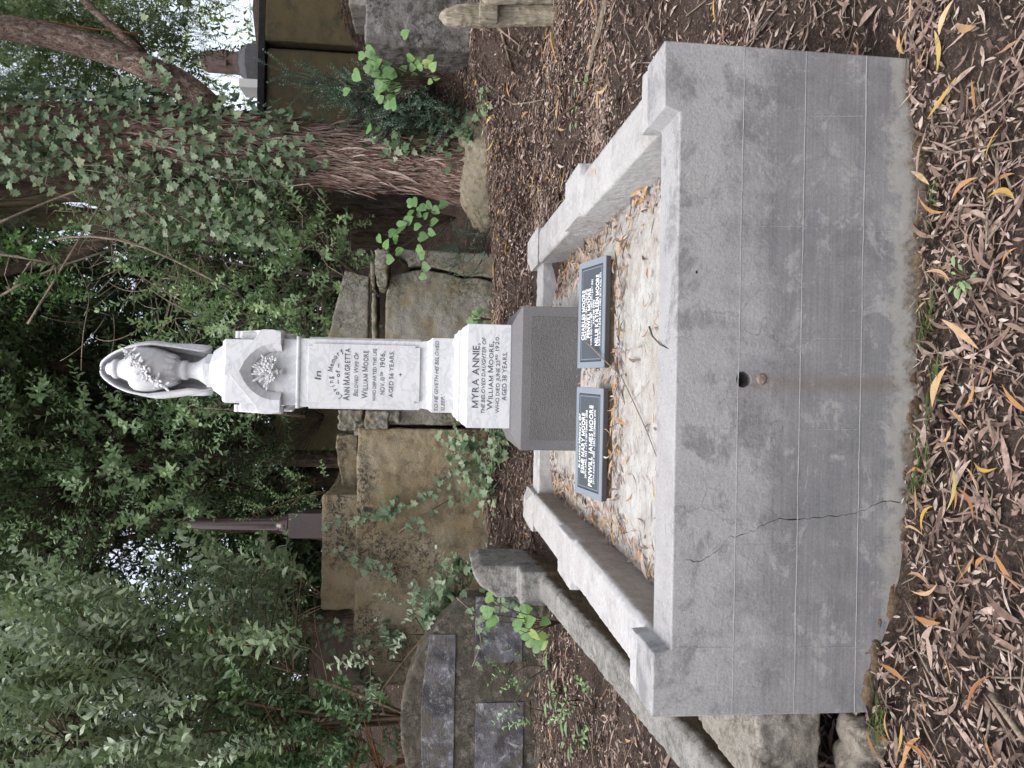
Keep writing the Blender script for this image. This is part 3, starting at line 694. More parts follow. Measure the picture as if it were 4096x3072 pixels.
    def flower(m_, c, r_, n=5, o=Vector((0, -1, 0))):
        u_ = o.cross(Vector((0, 0, 1))).normalized(); w_ = u_.cross(o)
        for i in range(n):
            a = 2*math.pi*i/n+rr.random(); d = u_*math.cos(a)+w_*math.sin(a)
            dd = (d+o*.35).normalized(); sd_ = dd.cross(o).normalized()
            m_.ell(Vector(c)+dd*r_*.55, (dd*r_*.55, sd_*r_*.36, dd.cross(sd_)*r_*.12), 7, 5)
        m_.ell(Vector(c)+o*r_*.25, ((r_*.25, 0, 0), (0, r_*.25, 0), (0, 0, r_*.25)), 7, 5)
    for i in range(22):
        a = R(-72+144*i/21+rr.uniform(-5, 5)); l = rr.uniform(.05, .075) * (1.2-.35*abs(math.sin(a)))
        s_ = rr.uniform(.012, .07); petal((CX+math.sin(a)*s_*1.1, y0-.01-.012*rr.random(), 2.515+math.cos(a)*s_), (math.sin(a), math.cos(a)), l, rr.uniform(.014, .024), .006, rr.uniform(.1, .5))
    for i in range(13):
        a = R(rr.uniform(-95, 95)); s_ = rr.uniform(.025, .082); flower(bq, (CX+math.sin(a)*s_*1.05, y0-.024-.014*rr.random(), 2.515+math.cos(a)*s_*.9), rr.uniform(.021, .029), 5)
    for i in range(8):
        a = R(-28+8*i); bq.tube([(CX+math.sin(a)*.045, y0-.016, 2.52+.0), (CX, y0-.02, 2.487), (CX-math.sin(a)*.045, y0-.012, 2.445)], .0042, 6)
    bq.box(CX-.017, CX+.017, y0-.027, y0, 2.478, 2.494); bq.build('flower_bouquet', M['marble'], cap, smooth=True)
    # urn
    u = MB(); u.lathe(CX, CY, [(.094, 2.962), (.094, 2.982), (.088, 2.99), (.083, 2.998), (.078, 3.006), (.062, 3.03), (.052, 3.06), (.050, 3.09), (.058, 3.095), (.064, 3.105), (.064, 3.128), (.058, 3.138),
          (.066, 3.15), (.095, 3.18), (.124, 3.235), (.143, 3.30), (.148, 3.36), (.140, 3.41), (.124, 3.432), (.104, 3.437), (.10, 3.445), (.088, 3.45), (.076, 3.47), (.061, 3.505), (.056, 3.52), (.06, 3.523), (.064, 3.535), (.062, 3.55), (.054, 3.558), (.044, 3.562), (.042, 3.575), (.034, 3.592), (.018, 3.602), (0.001, 3.605)], 48)
    un = u.build('urn', M['marble'], g, smooth=True)
    # pointed leaves round the bowl
    ac = MB()
    for i in range(14):
        a = 2*math.pi*i/14; d = Vector((math.cos(a), math.sin(a), 0)); t_ = Vector((-math.sin(a), math.cos(a), 0)); ax = (d*.34+Vector((0, 0, .94))).normalized()
        c = Vector((CX, CY, 0))+d*(.098)+Vector((0, 0, 3.195)); hh = .055 if i % 2 else .043
        ac.ell(c+ax*(hh-.05), (ax*hh, t_*.019, d*.010), 8, 7)
    ac.build('carved_leaves', M['marble'], un, smooth=True)
    # cloth thrown over the urn, open at the front
    prof = [(.004, 3.645), (.035, 3.63), (.065, 3.598), (.09, 3.563), (.113, 3.525), (.133, 3.48), (.149, 3.435), (.160, 3.385), (.166, 3.335), (.166, 3.285), (.158, 3.23), (.152, 3.17), (.146, 3.11), (.137, 3.05), (.128, 3.0)]
    n = 72; V = []; F = []
    for i, (rd, z) in enumerate(prof):
        t = i/(len(prof)-1)
        op = 1.0+.08*t                                    # half opening angle
        for j in range(n+1):
            q = j/n; a = -math.pi/2+op+(2*math.pi-2*op)*q
            e = min(q, 1-q)*2                           # 0 at the edges
            rip = .014*t*math.sin(q*44+3*math.sin(t*4))+.018*t*t*math.sin(q*17+1)
            rad = rd+rip*min(1, e*4+.3)+.008*math.exp(-(e/.05)**2)
            zz = z-(.03*math.sin(q*23)+.04*math.sin(q*9+.7))*t*t*1.0
            zz += (.05*(1-min(1, e*3)))*t*t
            V.append((CX+rad*math.cos(a), CY+.03+rad*math.sin(a), zz))
    for i in range(len(prof)-1):
        for j in range(n): k0 = i*(n+1)+j; F.append((k0, k0+1, k0+n+2, k0+n+1))
    dr = MB().add(V, F).build('drape', M['marble'], un, smooth=True)
    so = dr.modifiers.new('thick', 'SOLIDIFY'); so.thickness = .013; so.offset = -1
    # garland across the bowl
    gl = MB(); rr = random.Random(4)
    path = [(.10, -.100, 3.415), (.07, -.128, 3.385), (.03, -.143, 3.35), (-.005, -.145, 3.315), (-.038, -.138, 3.28), (-.072, -.122, 3.245), (-.10, -.10, 3.215)]
    pv = [Vector((CX+x, CY+y, z)) for x, y, z in path]
    for i, p in enumerate(pv):
        for k_ in range(2):
            c = p+Vector((rr.uniform(-.02, .02), rr.uniform(-.012, .006), rr.uniform(-.026, .026))); o_ = (c-Vector((CX, CY, c.z))).normalized()
            flower(gl, c, rr.uniform(.024, .036), rr.choice((5, 6)), o_)
        for k_ in range(3):
            d = Vector((rr.uniform(-1, 1), -.3, rr.uniform(-1, 1))).normalized(); s_ = d.cross(Vector((0, -1, 0))).normalized()
            gl.ell(p+d*.035, (d*.028, s_*.009, d.cross(s_)*.005), 7, 6)
    gl.build('flower_garland', M['marble'], un, smooth=True)
    # ring of the drape at the left and a fold knob
    # inscriptions
    fy = lambda yy: (lambda x, z, o: (x, yy-o, z))
    ins = sh; arc_ = MB(); yp = yf-.012; C4 = lambda xc, yc: (900+xc/1.8436, 850+yc/1.8436)
    def L(mb, s, ya, yb, xa, xb, Y, off=(900, 850), sc=1.8436, **kw):
        p = atf(off[0]+xb/sc, off[1]+ya/sc, Y); q = atf(off[0]+xb/sc, off[1]+yb/sc, Y); t = atf(off[0]+xa/sc, off[1]+ya/sc, Y)
        m1 = MB(); line_text(m1, s, p.x, q.x, p.z, abs(t.z-p.z), fy(Y), slope=0, **kw); m1.build('inscription', M['lead'], mb)
    L(ins, 'In', 1235, 1168, 662, 705, yp, bold=.012, shear=.1)
    # the arched line, letter by letter
    s_ = 'Loving Memory'; pc = atf(*C4(1003, 1192), yp); rad = atf(*C4(790, 1192), yp).z-pc.z
    for i, ch in enumerate(s_):
        if ch == ' ': continue
        a = R(-49+98*i/(len(s_)-1)); v, f = text_raw(ch, .012, .1); hgt = .030; wd = hgt/CAPH
        vx = (v[:, 0]-(v[:, 0].min()+v[:, 0].max())/2)*wd*.85; vz = v[:, 1]*wd
        X = pc.x+math.sin(a)*(rad+vz)+math.cos(a)*vx; Zz = pc.z+math.cos(a)*(rad+vz)-math.sin(a)*vx
        arc_.add([(x, yp-(.0015 if o_ > 0 else -.002), z) for x, z, o_ in zip(X, Zz, v[:, 2])], f)
    L(ins, '– of –', 1265, 1115, 815, 845, yp, bold=.02)
    L(ins, 'Ann Margretta'.upper(), 1387, 1003, 868, 916, yp, bold=.016, small=True)
    L(ins, 'BELOVED WIFE OF', 1357, 1032, 946, 978, yp, bold=.005, shear=.25, small=True)
    L(ins, 'WILLIAM MOORE', 1372, 1020, 1006, 1050, yp, bold=.014, small=True)
    L(ins, 'WHO DEPARTED THIS LIFE', 1391, 1005, 1086, 1111, yp, bold=.005)
    L(ins, 'NOV. 10', 1342, 1215, 1143, 1175, yp, bold=.005); L(ins, 'TH', 1208, 1178, 1143, 1160, yp); L(ins, '–', 1205, 1182, 1143, 1168, yp); L(ins, '1906,', 1140, 1025, 1143, 1178, yp, bold=.005)
    L(ins, 'AGED 56 YEARS.', 1365, 1020, 1207, 1238, yp, bold=.008)
    L(ins, '+', 1209, 1184, 1280, 1306, yp, bold=.02)
    arc_.build('inscription', M['lead'], sh)
    Y1 = CY-.2375
    L(ins, "'SO HE GIVETH HIS BELOVED", 1467, 947, 1541, 1567, Y1, bold=.002, shear=.25); L(ins, "SLEEP.'", 1467, 1340, 1591, 1617, Y1, bold=.002, shear=.25)
    ins = base; Y2 = CY-.327
    L(ins, 'MYRA ANNIE,', 1440, 965, 1818, 1866, Y2, bold=.012); L(ins, 'THE BELOVED DAUGHTER OF', 1483, 920, 1886, 1913, Y2, bold=.004, shear=.25)
    L(ins, 'WILLIAM MOORE,', 1456, 952, 1931, 1970, Y2, bold=.01, small=True)
    L(ins, 'WHO DIED JUNE 23', 1480, 1092, 1993, 2019, Y2, bold=.004); L(ins, 'RD', 1086, 1048, 1993, 2008, Y2); L(ins, '–', 1082, 1052, 1993, 2014, Y2); L(ins, '1920.', 1020, 905, 1993, 2019, Y2, bold=.004)
    L(ins, 'AGED 38 YEARS.', 600, 268, 1458, 1487, Y2, off=(1150, 1250), sc=1.7015, bold=.004)
monument()

# ================================================================== plaques
def plaque(x0, x1, label, rows, skew):
    ya, yb, za, zb, th = 1.31, 1.61, .664, .742, .03
    g = empty('grave_plaque', ((x0+x1)/2, (ya+yb)/2, FL), label, 'plaque', 'granite plaques set before the monument')
    ln = math.hypot(yb-ya, zb-za); d = Vector((0, (yb-ya)/ln, (zb-za)/ln)); n = Vector((0, -d.z, d.y)); W_ = x1-x0
    def P(u, v, o): # v from the front edge up
        return Vector((x0+u+skew*v, ya, za))+d*v+n*o
    def slab(mb, u0, u1, v0, v1, o0, o1):
        mb.add([P(u0, v0, o0), P(u1, v0, o0), P(u1, v1, o0), P(u0, v1, o0), P(u0, v0, o1), P(u1, v0, o1), P(u1, v1, o1), P(u0, v1, o1)],
               [(3, 2, 1, 0), (4, 5, 6, 7), (0, 1, 5, 4), (1, 2, 6, 5), (2, 3, 7, 6), (3, 0, 4, 7)])
    b = MB(); slab(b, 0, W_, 0, ln, -th, -.004); sl = b.build('slab', M['plaque_side'], g, bevel=.003)
    e = .032; b = MB()
    slab(b, 0, W_, 0, e, -.004, 0); slab(b, 0, W_, ln-e, ln, -.004, 0); slab(b, 0, e, e, ln-e, -.004, 0); slab(b, W_-e, W_, e, ln-e, -.004, 0); b.build('border', M['plaque_edge'], sl)
    b = MB(); e2 = e+.005; slab(b, e2, W_-e2, e2, ln-e2, -.004, -.0012)
    b.build('face', M['plaque'], sl)
    b = MB(); slab(b, e, W_-e, e, ln-e, -.0042, -.003); b.build('groove', M['carve'], sl)
    b = MB(); f1, f2 = e+.012, e+.0155
    for q in ((f1, W_-f1, f1, f2), (f1, W_-f1, ln-f2, ln-f1), (f1, f2, f2, ln-f2), (W_-f2, W_-f1, f2, ln-f2)): slab(b, *q, -.0012, -.0004)
    b.build('fillet', M['plaque_edge'], sl)
    fn = lambda x, z, o: P(x, z, o-.0012)
    for s_, u0, u1, v0, v1, kw in rows:
        tx = MB(); line_text(tx, s_, u0*W_, u1*W_, (1-v1)*ln, (v1-v0)*ln, fn, th=.0012, **kw); tx.build('inscription', M['white'], sl)
    mo = MB(); mo.add([(x0+.012, ya+.018, FL-.03), (x1-.012, ya+.018, FL-.03), (x1-.012, yb, FL-.03), (x0+.012, yb, FL-.03)]+[tuple(P(u, v, -th)) for u, v in ((.012, .015), (W_-.012, .015), (W_-.012, ln), (.012, ln))],
           [(3, 2, 1, 0), (4, 5, 6, 7), (0, 1, 5, 4), (1, 2, 6, 5), (2, 3, 7, 6), (3, 0, 4, 7)])
    weather(mo.build('mortar_bed', M['mortar'], g), .008, .006, .03)
B_ = dict(bold=.014); S_ = dict(bold=.0)
plaque(-.608, -.04, 'dark blue granite plaque under the left half of the monument, lettered for Esme Mary', [
    ('In Loving Memory Of', .24, .75, .11, .18, dict(bold=.02, shear=.15)), ('ESME MARY MOORE', .20, .76, .22, .345, B_), ('28TH APRIL 1925 – 11TH SEPTEMBER 2008', .16, .79, .375, .435, S_),
    ('PENWILL JAMES MOORE', .10, .84, .51, .64, B_), ('29TH AUGUST 1929 – 23RD DECEMBER 2021', .13, .80, .675, .735, S_)], .02)
plaque(.066, .630, 'dark blue granite plaque with a twig end lying on it, lettered for Charles', [
    ('CHARLES MOORE', .265, .735, .14, .255, B_), ('BORN 23RD DEC. 1884 – DIED 1950', .265, .74, .275, .33, S_), ('PENWILL MOORE', .28, .74, .35, .465, B_), ('BORN 2ND NOV. 1887 – DIED 11TH JULY 1982', .21, .82, .485, .54, S_),
    ('AND HIS WIFE', .40, .63, .565, .62, dict(bold=.02, shear=.3)), ('NELLIE KATHLEEN MOORE', .20, .85, .65, .765, B_), ('BORN 30TH JUNE 1895 – DIED 28TH AUG. 1971', .20, .86, .79, .845, S_)], 0.)
def stick(name, pts, r0, r1, mat, label, cat='twig', group=None, n=8, forks=()):
    g = MB(); k = len(pts); rad = [r0+(r1-r0)*i/(k-1) for i in range(k)]
    g.tube(pts, rad, n)
    for fp in forks: g.tube(fp, [r1*1.1]+[r1*.6]*(len(fp)-1), 6)
    o = g.build(name, M[mat], smooth=True); tag(o, label, cat, group); return o
stick('fallen_twig', [(.20, 1.47, .722), (.155, 1.37, .70), (.11, 1.29, .675), (.02, 1.10, .628), (-.10, .95, .605), (-.22, .80, .585), (-.32, .70, .57), (-.44, .58, .56)], .0042, .0015, 'twig',
      'long thin forked twig lying from one plaque across the pale floor', 'twig', forks=[[(.02, 1.10, .628), (.05, 1.17, .63), (.30, 1.16, .632)], [(-.10, .95, .622), (-.04, .85, .59), (.0, .8, .58)], [(.02, 1.10, .628), (-.1, 1.2, .64), (-.25, 1.22, .64)]])
p_ = [atz(x/S, y/S, ZR+.006) for x, y in ((2597, 1307), (2610, 1345), (2640, 1378))]+[Vector((*atz(2680/S, 1405/S, .735)[:2], .72))]
stick('fallen_twig', p_, .0035, .002, 'twig_dark', 'short dark bent twig hooked over the front rail of the plot', 'twig')

# ================================================================== neighbouring kerb, rocks
def kerb():
    g = MB()
    for (a, b) in (((-1.455, 3.45, .72), (-1.44, -.75, .315)),):
        n = 14
        ring = lambda x, y, z: [(x, y, z-.9), (x, y, z-.03), (x-.025, y, z), (x-.185, y, z-.004), (x-.2, y, z-.03), (x-.2, y, z-.9)]
        ra = ring(*a); rb = ring(*b); g.add(ra+rb, [(i, 6+i, 6+(i+1) % 6, (i+1) % 6) for i in range(6)]+[(0, 1, 2, 3, 4, 5), (11, 10, 9, 8, 7, 6)])
    # broken end post
    g.prism([(-1.66, .0), (-1.44, .0), (-1.43, 1.12), (-1.47, 1.2), (-1.58, 1.14), (-1.68, 1.0)], 3.35, 3.95)
    g.prism([(-1.7, .0), (-1.43, .0), (-1.43, .84), (-1.68, .84)], 3.15, 3.36)
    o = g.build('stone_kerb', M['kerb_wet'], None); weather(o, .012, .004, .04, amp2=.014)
    tag(o, 'old rough stone kerb with a broken end post, running along the left of the plot', 'kerb')
kerb()
def rock(name, c, r_, label, mat='rock', seed=1, cat='rock', am=.25):
    b = MB(); b.ell((0, 0, 0), ((r_[0], 0, 0), (0, r_[1], 0), (0, 0, r_[2])), 40, 24); o = b.build(name, M[mat], None, smooth=True)
    for v in o.data.vertices:
        p = v.co.copy(); q = Vector((max(-.8*r_[0], min(.8*r_[0], p.x)), max(-.8*r_[1], min(.8*r_[1], p.y)), max(-.75*r_[2], min(.75*r_[2], p.z))))
        v.co = q*(1+am*noise.fractal(q*(2.2/max(r_))+Vector((seed*7, 0, 0)), .9, 2, 4))
    o.location = c; tag(o, label, cat); return o
b = MB(); b.frustum((-1.40, -1.11, .06, .62, .17), (-1.40, -1.112, .05, .62, .40)); o = b.build('stone_block', M['kerb']); weather(o, .012, .012, .06); tag(o, 'grey broken stone block wedged between the plot corner and the kerb', 'stone')
rock('rock', (-1.27, .03, .01), (.17, .12, .115), 'round pale and dark rock at the foot of the left plot corner', seed=3)
rock('rock', (-1.60, -.02, .02), (.12, .12, .10), 'small mossy stone beside the kerb at the left edge of the photo', 'kerb', seed=5)

# ================================================================== round-topped headstone on the left
def headstone():
    Y = 3.75; g = empty('headstone', (-2.8, Y+.12, .5), 'broad brown headstone with a curved top and three dark slate panels', 'headstone')
    c = at(865, 1560, Y); top = c.z; xr = at(1000, 1292, Y).x; zr = at(1010, 1292, Y).z; xl = 2*c.x-xr
    def arc(x0, x1, zs, zt, n=24):
        h = (x1-x0)/2; s_ = zt-zs; rad = (h*h+s_*s_)/(2*s_); cx = (x0+x1)/2; a = math.asin(min(1, h/rad))
        return [(cx+rad*math.sin(t), zt-rad+rad*math.cos(t)) for t in np.linspace(a, -a, n)]
    b = MB(); b.prism([(xl, .2), (xr, .2)]+arc(xl, xr, zr, top), Y, Y+.24); o = b.build('stone', M['headstone'], g); weather(o, .016, .008, .06)
    p1 = at(930, 1370, Y); p2 = at(985, 1370, Y); t1 = at(910, 1530, Y)
    b = MB(); xa = 2*c.x-p1.x; b.prism([(xa, p2.z), (p1.x, p2.z)]+arc(xa, p1.x, p1.z, t1.z), Y-.012, Y+.03); b.build('slate_panel', M['slate'], g, bevel=.004)
    for ya, yb in ((1290, 1430), (1518, 1690)):
        p = at(1028, ya, Y); q = at(1128, yb, Y); b = MB(); b.box(q.x, p.x, Y-.010, Y+.03, q.z, p.z); b.build('slate_panel', M['slate'], g, bevel=.004)
    b = MB(); q = at(1180, 1400, Y-.1); b.box(xl-.1, xr+.06, Y-.14, Y+.38, .2, q.z+.05); weather(b.build('plinth', M['headstone'], g), .02, .008, .07)
headstone()

# ================================================================== vaults behind
def vaults():
    YV = 4.9
    g = empty('burial_vault', (-1.7, YV+.6, 1.0), 'long ochre concrete vault with a set back upper course, ivy hanging over it', 'vault')
    tl = atf(1418, 2748, YV); tr = atf(1422, 1712, YV)
    b = MB(); b.box(tl.x, tr.x, YV, YV+.35, .6, tl.z+.02); weather(b.build('front_block', M['vault'], g), .02, .010, .12, amp2=.02)
    YU = YV+.13; ul = atf(1280, 2444, YU); ur = atf(1285, 1980, YU)
    b = MB(); b.box(ul.x, ur.x, YU, YV+1.6, 1.6, ul.z); weather(b.build('upper_block', M['vault'], g), .024, .012, .12, amp2=.02)
    b = MB(); b.box(tl.x+.1, tr.x-.05, YV+.32, YV+1.7, .6, tl.z-.04); b.build('core', M['vault'], g)
    # right vault, cracked
    g = empty('burial_vault', (.45, YV+.6, 1.0), 'cracked grey and ochre concrete vault behind the monument with broken blocks on top', 'vault')
    c = lambda cx, cy: (lambda p: (p.x, p.z))(atf(1400+cx/2.765, 900+cy/2.765, YV))
    lo = .7; xl = atf(1600, 1700, YV).x
    crack = [(440, 560), (560, 535), (650, 510), (720, 492), (800, 487), (900, 497), (1050, 527), (1150, 550), (1250, 588), (1330, 590), (1420, 582), (1500, 598), (1640, 640)]
    A = [c(*q) for q in crack]; ptsA = [(xl, lo), (A[-1][0], lo)]+A[::-1]+[c(425, 660), c(395, 800), c(390, 1000), c(385, 1300), (xl, c(385, 1900)[1])]
    b = MB(); b.prism(ptsA, YV+.02, YV+.5); weather(b.build('front_slab', M['vault_grey'], g), .016, .009, .1, amp2=.03)
    B2 = [(x+.012, z) for x, z in [c(640, 478), c(720, 462), c(800, 462), c(900, 478), c(1050, 505), c(1150, 528), c(1250, 568), c(1330, 572), c(1420, 566), c(1500, 580), c(1640, 620)]]
    rt = [c(520, 262), c(800, 272), c(1240, 300), c(1700, 320)]
    b = MB(); b.prism([(rt[3][0], lo), rt[3], rt[2], rt[1], rt[0], c(515, 310), c(560, 345), c(635, 390)]+B2+[(B2[-1][0], lo)], YV, YV+.5); weather(b.build('front_slab', M['vault_grey'], g), .016, .008, .1, amp2=.02)
    b = MB(); b.box(xl+.05, rt[1][0]-.08, YV+.4, YV+1.7, .6, c(430, 600)[1]-.1); b.build('core', M['vault'], g)
    # thin cover stones that slid off
    z0 = c(400, 1000)[1]
    def cover(name, cs, y0, y1, label, mat='vault_grey', am=.012):
        b = MB(); b.prism([c(*q) for q in cs], y0, y1); o = b.build(name, M[mat]); weather(o, .014, am, .08, amp2=.03); tag(o, label, 'stone', 'broken cover stones on the cracked vault'); return o
    cover('cover_stone', [(278, 290), (440, 300), (425, 705), (385, 735), (300, 715), (285, 500)], YV-.12, YV+.3, 'short broken cover stone jutting out under the heart shaped leaves on the cracked vault')
    cover('cover_stone', [(235, 730), (295, 735), (280, 900), (290, 1300), (240, 1300)], YV+.05, YV+.6, 'long thin cover stone lying above the dark gap of the cracked vault')
    cover('cover_stone', [(212, 395), (270, 385), (285, 715), (222, 705)], YV+.1, YV+.6, 'mossy yellow edged cover stone under the leaning slab')
    b = MB(); q = [(-330, 1300), (-330, 1200), (-170, 460), (-180, 440), (222, 640), (222, 1300)]
    P_ = [atf(1400+cx/2.765, 900+cy/2.765, YV+.45) for cx, cy in ((-210, 1290), (-40, 520), (222, 590), (222, 1290))]
    b.prism([(P_[0].x-.25, P_[0].z+.07), (P_[1].x, P_[1].z), (P_[2].x, P_[2].z), (P_[3].x-.2, P_[3].z)], YV+.3, YV+.42)
    o = b.build('leaning_slab', M['vault_grey']); 
    weather(o, .014, .008, .1, amp2=.03); tag(o, 'flat weathered slab leaning on top of the cracked vault beside the marble shaft', 'stone slab')
    # rubble left of the shaft
    for i, (xa, xb, ya, yb, y0, lab) in enumerate(((1461, 1540, 1645, 1715, YV-.05, 'squarish grey rubble block above the black gap left of the marble shaft'), (1545, 1585, 1648, 1690, YV-.03, 'small pale broken stone under the rubble block left of the marble shaft'),
                                         (1355, 1440, 1640, 1722, YV+.7, 'dim mossy stone block standing further back left of the marble shaft'), (1418, 1470, 1690, 1742, YV+.25, 'small mossy stone at the corner of the ochre vault'))):
        p = atf(xa, ya, y0); q = atf(xb, yb, y0); b = MB(); b.box(min(p.x, q.x), max(p.x, q.x), y0, y0+.3, min(p.z, q.z)-.03, max(p.z, q.z)); o = b.build('rubble_stone', M['vault_grey']); weather(o, .01, .018, .06); tag(o, lab, 'stone', 'loose rubble stones by the vaults')
    b = MB(); p = atf(1350, 1740, 5.6); q = atf(1425, 1985, 5.6); b.prism([(q.x, q.z), (p.x, q.z), (p.x, p.z), (p.x-.12, p.z+.02), (q.x, q.z+.12)], 5.6, 5.95); o = b.build('low_wall', M['vault']); weather(o, .016, .015, .08); tag(o, 'low mossy wall fragment behind the ochre vault', 'wall')
    # dark slab far behind
    b = MB(); p = at(595, 930, 9.5); q = at(740, 790, 9.5); b.box(p.x-.3, q.x, 9.5, 9.8, q.z-.3, p.z); o = b.build('dark_slab', M['darkwall']); tag(o, 'dim flat concrete slab in the shade behind the vaults', 'slab')
vaults()

# ================================================================== dark wall, lichen block, timber, column, obelisk
def right_side():
    YW = 7.0; p = at(552, 280, YW); q = at(745, 106, YW); z0 = q.z-.4; zt = p.z
    g = empty('concrete_tomb', (4.2, YW+.5, z0), 'large dark concrete tomb of two tall panels with a flat black lid', 'tomb')
    b = MB(); b.box(p.x, q.x-.012, YW+.05, YW+1.2, z0, zt-.1); weather(b.build('panel', M['darkwall'], g), .03, .008, .1)
    b = MB(); b.box(q.x+.03, q.x+2.4, YW-.04, YW+1.2, z0, zt-.1); weather(b.build('panel', M['darkwall'], g), .03, .008, .1)
    b = MB(); b.box(q.x-.01, q.x+.03, YW+.12, YW+1.0, z0, zt-.15); b.build('joint', M['dark'], g)
    b = MB(); b.box(p.x-.04, q.x+2.45, YW-.02, YW+1.3, zt-.1, zt-.012); b.build('lid', M['lid'], g, bevel=.01)
    # lichen covered block
    Yb = 4.3; a = at(787, 88, Yb); c = at(1010, 92, Yb)
    b = MB(); b.frustum((a.x-.04, a.x+1.3, Yb, Yb+1.1, c.z-.3), (a.x, a.x+1.3, Yb+.02, Yb+1.1, a.z)); o = b.build('stone_block', M['lichen']); weather(o, .02, .012, .08, amp2=.03)
    tag(o, 'square grey lichen covered stone block behind the log post', 'stone')
    b = MB(); a2 = at(752, 8, Yb+1.2); b.frustum((a2.x-.05, a2.x+.8, Yb+1.15, Yb+1.9, 1.4), (a2.x, a2.x+.8, Yb+1.2, Yb+1.9, a2.z)); o = b.build('stone_block', M['kerb']); weather(o, .025, .01, .08); tag(o, 'pale stone block just showing above the lichen covered block', 'stone')
    # timber rails
    def log(pts, r_, label, rot=0):
        m_ = MB(); m_.tube(pts, r_, 18); o = m_.build('log_post', M['wood'], smooth=True); weather(o, .012, .008, .05); tag(o, label, 'log post', 'weathered log posts at the right'); return o
    Yl = 3.2; t0 = at(955, 38, Yl); t1 = at(1215, 22, Yl); rr = .082
    log([t0+Vector((0, 0, .02)), t0+Vector((0, 0, -.02)), t0.lerp(t1, .12), t0.lerp(t1, .5), t1-Vector((0, 0, .1))], [.012, .055, .085, .092, .098], 'tapered grey log post with a rounded top and mossy foot')
    t0 = at(1035, -8, Yl-.15); t1 = at(1262, -22, Yl-.15); log([t0, t0.lerp(t1, .06), t0.lerp(t1, .5), t1], [.02, .06, .075, .08], 'second log post, cut off by the right edge')
    a = at(1050, 30, Yl-.1); b = MB(); b.box(a.x-.07, a.x+.3, Yl-.13, Yl-.07, a.z-.09, a.z+.05); o = b.build('wood_block', M['wood']); weather(o, .01, .006, .04); tag(o, 'short squared timber offcut jammed between the two log posts', 'timber')
    # red granite column monument
    Yc = 8.; a = at(628, 1129, Yc); q = at(695, 1131, Yc); wd = (at(660, 1105, Yc).x-at(660, 1158, Yc).x)/2; xc = at(660, 1131, Yc).x
    g = empty('column_monument', (xc, Yc, q.z-.3), 'polished red brown granite column on a square lettered base among the shrubs', 'monument')
    b = MB(); b.sq(xc, Yc, [(wd, q.z-.5), (wd, a.z)]); b.build('base', M['purple_rough'], g, bevel=.006)
    r1 = (at(560, 1105, Yc).x-at(560, 1137, Yc).x)/2; zt = at(392, 1125, Yc).z
    b = MB(); b.lathe(xc-.0, Yc, [(wd*.95, a.z), (wd*.93, a.z+.03), (wd*.83, a.z+.06), (wd*.86, a.z+.075), (wd*.72, a.z+.10), (wd*.74, a.z+.13), (r1*1.05, a.z+.14), (r1, a.z+.2), (r1*.82, zt-.25), (r1*.62, zt-.08), (r1*.35, zt)], 40); b.build('column', M['purple'], g, smooth=True)
    b = MB(); f = lambda x, z, o_: (x, Yc-wd-o_, z); h = a.z-q.z
    line_text(b, 'In Loving', xc-wd*.45, xc+wd*.75, a.z-h*.22, h*.1, f, bold=.02, shear=.1); line_text(b, 'JAMES', xc-wd*.2, xc+wd*.5, a.z-h*.45, h*.07, f)
    b.build('inscription', M['ob_grey'], g)
    # obelisk stump and white block on the ridge
    Yo = 14; a = at(437, 132, Yo); e = at(520, 133, Yo); lo = at(565, 133, Yo); h = (at(480, 111, Yo).x-at(480, 155, Yo).x)/2; xc = a.x
    g = empty('pillar_monument', (xc, Yo, lo.z), 'brown panelled stone pillar on a dark base seen against the sky beyond the dark tomb', 'monument')
    b = MB(); b.lathe(xc, Yo, [(h*1.15, e.z), (h*1.08, e.z+.1), (h*1.05, a.z-.1), (h*.8, a.z)], 8, math.pi/8); b.build('shaft', M['ob_brown'], g, bevel=.02)
    for s_ in (-1, 1):
        b = MB(); b.box(xc+s_*h*.45-.07, xc+s_*h*.45+.07, Yo-h*1.16, Yo-h*.9, e.z+.22, a.z-.38); b.build('raised_panel', M['ob_brown'], g, bevel=.015)
    b = MB(); b.lathe(xc, Yo, [(h*1.9, lo.z-.8), (h*1.9, e.z-.18), (h*1.3, e.z-.02), (h*1.3, e.z)], 8, math.pi/8); b.build('base', M['ob_grey'], g, bevel=.02)
    p = at(515, 168, 13.4); q = at(560, 190, 13.4); b = MB(); b.box(q.x, p.x, 13.4, 14., q.z-.6, p.z); o = b.build('white_headstone', M['white_stone'], bevel=.02); tag(o, 'plain white headstone beside the pillar on the ridge', 'headstone')
right_side()

